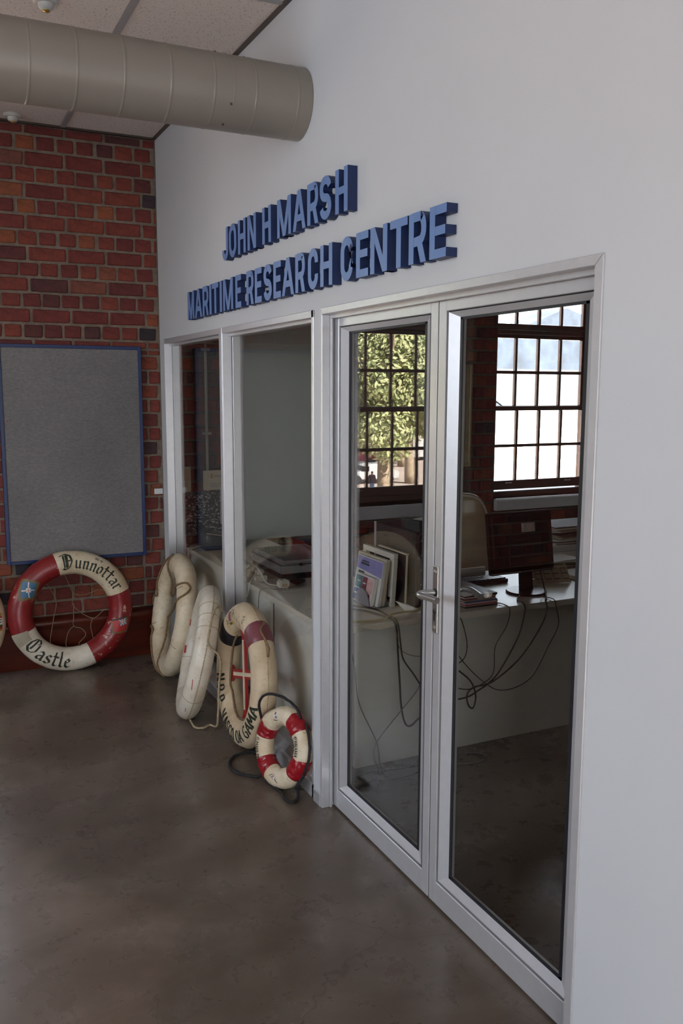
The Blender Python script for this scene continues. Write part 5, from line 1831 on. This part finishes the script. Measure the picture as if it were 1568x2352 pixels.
# picture frame on the pier between the sash windows
pf = thing('picture_frame', 'narrow gilt picture frame on the bricks left of the glaring sash window', 'picture', (2.41, 4.11, 1.18))
fx0, fx1, fz0, fz1 = 2.05, 2.455, 1.185, 1.982
fx0 = 2.376
for (a, b, c, d, nm) in ((fx0, fx0+.022, fz0, fz1, 'frame_side'), (fx1-.022, fx1, fz0, fz1, 'frame_side'), (fx0+.022, fx1-.022, fz1-.022, fz1, 'frame_rail'), (fx0+.022, fx1-.022, fz0, fz0+.022, 'frame_rail')):
    MB().box(a, b, 4.100, 4.132, c, d).build(nm, M['gold'], pf, bevel=0.005)
MB().box(fx0+.02, fx1-.02, 4.116, 4.130, fz0+.02, fz1-.02).build('mount', M['card'], pf)

# cables on and below the desk
def cable(name, label, pts, r, mat, n=8):
    o = MB().tube(spline(pts, n), r, 7).build(name, M[mat], smooth=True)
    tag(o, label, 'cable', 'cables hanging in front of the office desk')
    return o


Y = 1.746
cable('power_cable', 'thick black cable dipping lowest in front of the desk, nearest the windows', [(.345, 2.027, TZ+.006), (.403, 1.96, TZ+.006), (.430, 1.86, TZ+.006), (.440, 1.77, TZ+.007), (.448, 1.742, TZ-.02), (.457, Y, .66), (.464, Y, .564), (.475, Y, .428), (.482, Y, .336), (.498, Y, .252), (.524, Y, .215), (.564, Y, .231), (.64, Y+.004, .30), (.72, Y+.03, .40), (.75, Y+.05, .46)], .0048, 'black_cable')
cable('power_cable', 'black cable crossing from the desk corner to the loop under the monitor', [(.361, 2.059, TZ+.014), (.443, 1.949, TZ+.014), (.452, 1.82, TZ+.010), (.455, 1.762, TZ+.008), (.460, 1.738, TZ-.025), (.470, Y-.012, .62), (.485, Y-.012, .55), (.540, Y-.012, .472), (.602, Y-.012, .386), (.686, Y-.012, .332), (.76, Y-.012, .311), (.846, Y-.012, .312), (.911, Y-.01, .335), (.965, Y-.01, .36), (1.03, Y-.01, .412), (1.137, Y-.008, .569), (1.180, Y-.004, .70), (1.178, 1.756, TZ+.008), (1.20, 1.83, TZ+.005), (1.27, 1.90, TZ+.006)], .0040, 'black_cable')
cable('monitor_cable', 'thin black cable making the widest loop on the right below the monitor', [(.72, Y+.02, .72), (.745, Y, .66), (.764, Y, .62), (.787, Y, .539), (.853, Y, .456), (.942, Y, .373), (1.033, Y, .316), (1.147, Y, .313), (1.249, Y, .362), (1.337, Y, .496), (1.398, Y, .605), (1.378, Y, .70), (1.372, 1.756, TZ+.006), (1.375, 1.83, TZ+.004), (1.41, 1.89, TZ+.004), (1.47, 2.03, TZ+.012)], .0026, 'black_cable')
cable('thin_cable', 'thin black cable hanging behind the door handle beside the magazines', [(.74, 1.79, TZ+.004), (.778, 1.756, TZ+.006), (.790, Y, TZ-.02), (.812, Y, .69), (.844, Y, .578), (.83, Y, .505), (.767, Y, .477), (.70, Y+.04, .46)], .0026, 'black_cable')
cable('thin_cable', 'thin dark cable falling from the corner of the magazine stack', [(1.07, 1.84, TZ+.004), (1.085, 1.78, TZ+.004), (1.092, Y, .715), (1.078, Y+.004, .633), (1.015, Y+.006, .537), (1.008, Y+.006, .406), (.943, Y+.006, .358), (.856, Y+.006, .343), (.77, Y+.008, .375), (.72, Y+.04, .44)], .0026, 'black_cable')
cable('video_cable', 'thick black video cable with a knotted loop below the monitor', [(1.45, 1.97, .845), (1.452, 1.955, .80), (1.43, 1.90, TZ+.02), (1.36, 1.80, TZ+.006), (1.318, 1.756, TZ+.007), (1.305, Y-.02, .70), (1.273, Y-.02, .62), (1.152, Y-.02, .472), (.987, Y-.02, .371), (.877, Y-.02, .359), (.835, Y-.024, .327), (.842, Y-.03, .275), (.869, Y-.03, .261), (.881, Y-.03, .32), (.855, Y-.026, .39), (.80, Y-.01, .445), (.762, Y+.01, .473), (.72, Y+.05, .52)], .0042, 'black_cable')
cable('tan_cable', 'yellowed thick cable curving over the desk top towards the computer', [(.14, 1.80, TZ+.006), (.237, 1.805, TZ+.006), (.383, 1.785, TZ+.006), (.461, 1.80, TZ+.020), (.55, 1.84, TZ+.012), (.62, 1.83, TZ+.02), (.70, 1.84, TZ+.09), (.74, 1.87, TZ+.16)], .0052, 'tan_cable')
cable('grey_cable', 'thin grey cable hanging at the window end of the desk panel', [(.150, 1.80, TZ+.004), (.168, 1.752, TZ+.005), (.195, 1.742, TZ-.02), (.213, Y, .658), (.237, Y, .55), (.262, Y, .371), (.355, Y, .167), (.376, Y, .054), (.40, Y-.05, .006), (.50, 1.64, .006)], .0026, 'grey_cable')
cable('grey_cable', 'thin grey cable crossing the other one just above the floor', [(.70, 1.80, .60), (.64, Y+.01, .53), (.601, Y-.01, .482), (.562, Y-.01, .388), (.453, Y-.01, .278), (.355, Y-.01, .177), (.336, Y-.01, .107), (.366, Y-.01, .029), (.39, 1.70, .006), (.46, 1.66, .006)], .0026, 'grey_cable')
cable('thin_yellow_cable', 'thin yellowish cable branching off the desk cables', [(.45, 1.742, .69), (.468, Y, .608), (.518, Y, .565), (.605, Y, .545), (.70, Y+.03, .55)], .0020, 'tan_cable')
cable('floor_cable', 'grey cable lying along the floor under the desk', [(.16, 1.62, .005), (.30, 1.70, .005), (.48, 1.68, .005), (.70, 1.74, .005), (.86, 1.78, .005), (.95, 1.72, .005), (.88, 1.66, .005), (.70, 1.70, .005)], .0032, 'grey_cable')
cable('floor_cable', 'second grey cable curling on the floor by the desk panel', [(.20, 1.75, .005), (.34, 1.79, .005), (.52, 1.76, .005), (.66, 1.80, .005), (.80, 1.74, .0115)], .0032, 'grey_cable')
cable('black_lead', 'thin black cable lying looped on the desk beside the booklets', [(.36, 2.06, TZ+.003), (.444, 2.189, TZ+.003), (.53, 2.38, TZ+.003), (.50, 2.42, TZ+.003), (.43, 2.33, TZ+.003), (.40, 2.22, TZ+.003), (.33, 2.15, TZ+.003)], .0022, 'black_cable')

# ------------------------------------------------------------------ outside the sash windows (street level is a storey lower)
GZ = -5.0
mb = MB()
mb.box(-120, 110, 4.8, 200, GZ-.2, GZ)
tag(mb.build('ground_street', M['paving']), 'pinkish paved street below the sash windows', None, kind='structure')
mb = MB()
hp = [(-80, 150), (-80, 178)]
pts = [(-190, 0), (-190, 14), (-140, 20), (-90, 16), (-60, 12), (-30, 10), (0, 16), (30, 13), (60, 20), (85, 24), (110, 26), (128, 23), (142, 22.5), (152, 26), (160, 29), (170, 26), (190, 22), (190, 0)]
mb.prism([(x, 190, GZ+z) for x, z in pts], (0, 12, 0))
tag(mb.build('hill', M['hill']), 'hazy hill beyond the trees', None, kind='structure')


def tree(x, y, h, cr, leaf, label, n, trunk_r=.35, z0=GZ):
    t = thing('tree', label, 'tree', (x, y, z0), group='trees along the street')
    rnd = random.Random(int(x*31+y))
    pts = [(x, y, z0), (x+.1, y, z0+h*.2), (x-.1, y+.1, z0+h*.4), (x, y, z0+h*.7)]
    MB().tube(spline(pts, 4), trunk_r, 9, taper=lambda u: 1.15-.8*u).build('trunk', M['bark'], t, smooth=True)
    for k in range(4):
        a = k*1.7+x
        MB().tube(spline([(x, y, z0+h*.38), (x+math.cos(a)*cr*.35, y+math.sin(a)*cr*.35, z0+h*.55), (x+math.cos(a)*cr*.6, y+math.sin(a)*cr*.6, z0+h*.72)], 4), trunk_r*.4, 6, taper=lambda u: 1-.7*u).build('bough', M['bark'], t, smooth=True)
    blobs = []
    for k in range(24):
        a, e = rnd.uniform(0, 2*PI), rnd.uniform(-.7, 1.1)
        rr = cr*rnd.uniform(.25, .8)
        blobs.append((x+math.cos(a)*rr*math.cos(e), y+math.sin(a)*rr*math.cos(e)*.8, z0+h*.50+math.sin(e)*h*.34, cr*rnd.uniform(.25, .45)))
    mb = MB()
    for i in range(n):
        bx_, by_, bz_, br_ = blobs[rnd.randrange(len(blobs))]
        d = Vector((rnd.gauss(0, 1), rnd.gauss(0, 1), rnd.gauss(0, 1))).normalized()
        c = Vector((bx_, by_, bz_))+d*br_*rnd.uniform(.6, 1.05)
        nn = (d+Vector((rnd.gauss(0, .5), rnd.gauss(0, .5), rnd.gauss(0, .5)+.3))).normalized()
        a = nn.orthogonal().normalized()
        b = nn.cross(a)
        an = rnd.uniform(0, 2*PI)
        a, b = a*math.cos(an)+b*math.sin(an), b*math.cos(an)-a*math.sin(an)
        s_ = rnd.uniform(.10, .24)*1.0
        mb.add([c-a*s_, c+b*s_*.5, c+a*s_, c-b*s_*.5], [(0, 1, 2, 3)])
    f = mb.build('foliage', M[leaf], t)
    f['kind'] = 'stuff'
    return t


# the street trees show as a mirror image in the glass door
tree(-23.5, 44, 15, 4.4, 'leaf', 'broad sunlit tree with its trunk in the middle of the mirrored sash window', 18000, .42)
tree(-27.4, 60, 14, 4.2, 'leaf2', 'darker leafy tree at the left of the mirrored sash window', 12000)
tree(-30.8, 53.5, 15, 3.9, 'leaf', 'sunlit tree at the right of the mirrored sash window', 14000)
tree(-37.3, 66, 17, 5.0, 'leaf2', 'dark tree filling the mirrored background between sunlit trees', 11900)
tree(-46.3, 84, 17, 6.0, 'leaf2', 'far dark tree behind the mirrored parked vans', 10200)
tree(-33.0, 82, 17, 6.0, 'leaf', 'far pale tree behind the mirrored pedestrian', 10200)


def vehicle(x, y, L, W, H, mat, label, ang=0.0, cab=.3):
    m = Matrix.Translation((x, y, GZ)) @ Matrix.Rotation(ang, 4, 'Z')
    t = thing('parked_van' if H > 1.7 else 'parked_car', label, 'vehicle', mat=m)
    mb = MB()
    prof = [(-L/2, .35), (L/2, .35), (L/2, .95), (L/2-L*.12, 1.05), (L/2-L*.27, H), (-L/2+.05, H), (-L/2, 1.0)] if H > 1.7 else [(-L/2, .35), (L/2, .35), (L/2, .8), (L*.25, .92), (L*.10, H), (-L*.25, H), (-L*.42, .95), (-L/2, .9)]
    mb.prism([(a, -W/2, b) for a, b in prof], (0, W, 0))
    mb.build('vehicle_body', M[mat], t, local=True, bevel=.06, seg=2)
    g = MB()
    g.box(L*.08, L*.22, -W/2-.01, W/2+.01, 1.1 if H > 1.7 else .95, H-.15)
    g.build('side_window', M['black_gloss'], t, local=True)
    for a in (-L*.3, L*.3):
        for s_ in (-1, 1):
            MB().lathe([(0, -.1), (.33, -.1), (.33, .1), (0, .1)], (a, s_*(W/2-.08), .33), (0, 1, 0), 16).build('wheel', M['black'], t, local=True)
    MB().box(L/2-.02, L/2+.03, -W/2+.1, W/2-.1, .42, .58).build('bumper', M['black'], t, local=True)
    return t


vehicle(-42.3, 72, 5.2, 2.0, 2.5, 'van', 'white parked van low in the mirrored sash window', PI*.95)
vehicle(-48.3, 77, 5.0, 2.0, 2.4, 'van', 'second white parked van farther right of the mirrored pair', PI*.9)
vehicle(-34.8, 70, 4.2, 1.75, 1.45, 'red_car', 'maroon parked car behind the walking person', 0.25)
vehicle(-28.2, 55, 4.2, 1.75, 1.45, 'van', 'small pale parked car at the far left of the mirrored street', 0.1)

# a pedestrian on the street
pm = Matrix.Translation((-24.2, 47.0, GZ))
pe = thing('person', 'person walking on the street in a dark coat and blue jeans', 'person', mat=pm)
sk = bpy.data.meshes.new('body')
bmv = bmesh.new()
J = {'pelvis': (0, 0, .95, .14), 'chest': (0, 0, 1.28, .17), 'neck': (0, 0, 1.47, .06), 'head': (0, -.02, 1.60, .10), 'crown': (0, 0, 1.70, .07),
     'ls': (-.19, 0, 1.40, .065), 'le': (-.25, .03, 1.12, .05), 'lh': (-.24, -.06, .88, .045), 'rs': (.19, 0, 1.40, .065), 're': (.25, .05, 1.12, .05), 'rh': (.25, .0, .88, .045),
     'lk': (-.10, -.10, .50, .075), 'lf': (-.10, -.02, .06, .055), 'lt': (-.10, -.18, .04, .045), 'rk': (.10, .04, .50, .075), 'rf': (.10, .20, .08, .055), 'rtt': (.10, .06, .04, .045)}
vv = {k: bmv.verts.new(q[:3]) for k, q in J.items()}
for a, b in (('pelvis', 'chest'), ('chest', 'neck'), ('neck', 'head'), ('head', 'crown'), ('chest', 'ls'), ('ls', 'le'), ('le', 'lh'), ('chest', 'rs'), ('rs', 're'), ('re', 'rh'),
             ('pelvis', 'lk'), ('lk', 'lf'), ('lf', 'lt'), ('pelvis', 'rk'), ('rk', 'rf'), ('rf', 'rtt')):
    bmv.edges.new((vv[a], vv[b]))
bmv.to_mesh(sk)
bmv.free()
tmp = bpy.data.objects.new('tmp_body', sk)
COL.objects.link(tmp)
md = tmp.modifiers.new('skin', 'SKIN')
for i, k in enumerate(J):
    sk.skin_vertices[0].data[i].radius = (J[k][3], J[k][3])
sk.skin_vertices[0].data[0].use_root = True
tmp.modifiers.new('sub', 'SUBSURF').levels = 1
bpy.context.view_layer.update()
dg = bpy.context.evaluated_depsgraph_get()
bme = bpy.data.meshes.new_from_object(tmp.evaluated_get(dg))
bpy.data.objects.remove(tmp)
bme.name = 'body'
bme.materials.clear()
for m in ('jeans', 'coat', 'skin', 'ink'):
    bme.materials.append(M[m])
for p in bme.polygons:
    z_ = p.center.z
    p.material_index = 0 if z_ < .92 and abs(p.center.x) < .2 else (1 if z_ < 1.45 else (2 if z_ < 1.62 else 3))
    p.use_smooth = True
link('body', bme, pe, local=True)


def bollard(x, y, k):
    t = thing('bollard', ['left one of two yellow bollards at the corner of the mirrored window', 'right one of two yellow bollards at the corner of the mirrored window', 'lone yellow bollard beside the trunk'][k], 'bollard', (x, y, GZ), group='yellow street bollards')
    MB().lathe([(0, 0), (.16, 0), (.16, 1.0), (.12, 1.12), (0, 1.15)], (x, y, GZ), (0, 0, 1), 14).build('post', M['yellow'], t)
    MB().lathe([(.16, .78), (.166, .78), (.166, .86), (.16, .86)], (x, y, GZ), (0, 0, 1), 14).build('reflective_band', M['rwhite'], t)


bollard(-19.6, 40.2, 0)
bollard(-20.1, 40.5, 1)
bollard(-21.6, 39.0, 2)

# white building with a corrugated roof beyond the right sash window
wbld = thing('white_building', 'sunlit white building with a pale corrugated roof beyond the office sash window', 'building', (18, 18, GZ))
MB().box(11.0, 34, 15.2, 16.9, GZ, 1.42).build('wall', M['whitewash'], wbld)
mb = MB()
npr = 200
xs_ = [10.75+23.5*i/npr for i in range(npr+1)]
zz_ = [.03 if (i//2) % 2 else 0 for i in range(npr+1)]
v = []
for x_, dz_ in zip(xs_, zz_):
    v += [(x_, 14.9, 1.40+dz_), (x_, 17.0, 2.28+dz_), (x_, 17.0, 2.23+dz_), (x_, 14.9, 1.35+dz_)]
fc = []
for i in range(npr):
    b = i*4
    fc += [(b, b+1, b+5, b+4), (b+2, b+3, b+7, b+6), (b+3, b, b+4, b+7)]
mb.add(v, fc)
mb.build('roof', M['roofmetal'], wbld)
MB().box(10.75, 34.3, 16.95, 17.12, 2.2, 2.33).build('ridge_cap', M['roofmetal'], wbld)
MB().box(10.75, 34.3, 14.80, 14.895, 1.30, 1.42).build('gutter', M['alu'], wbld)
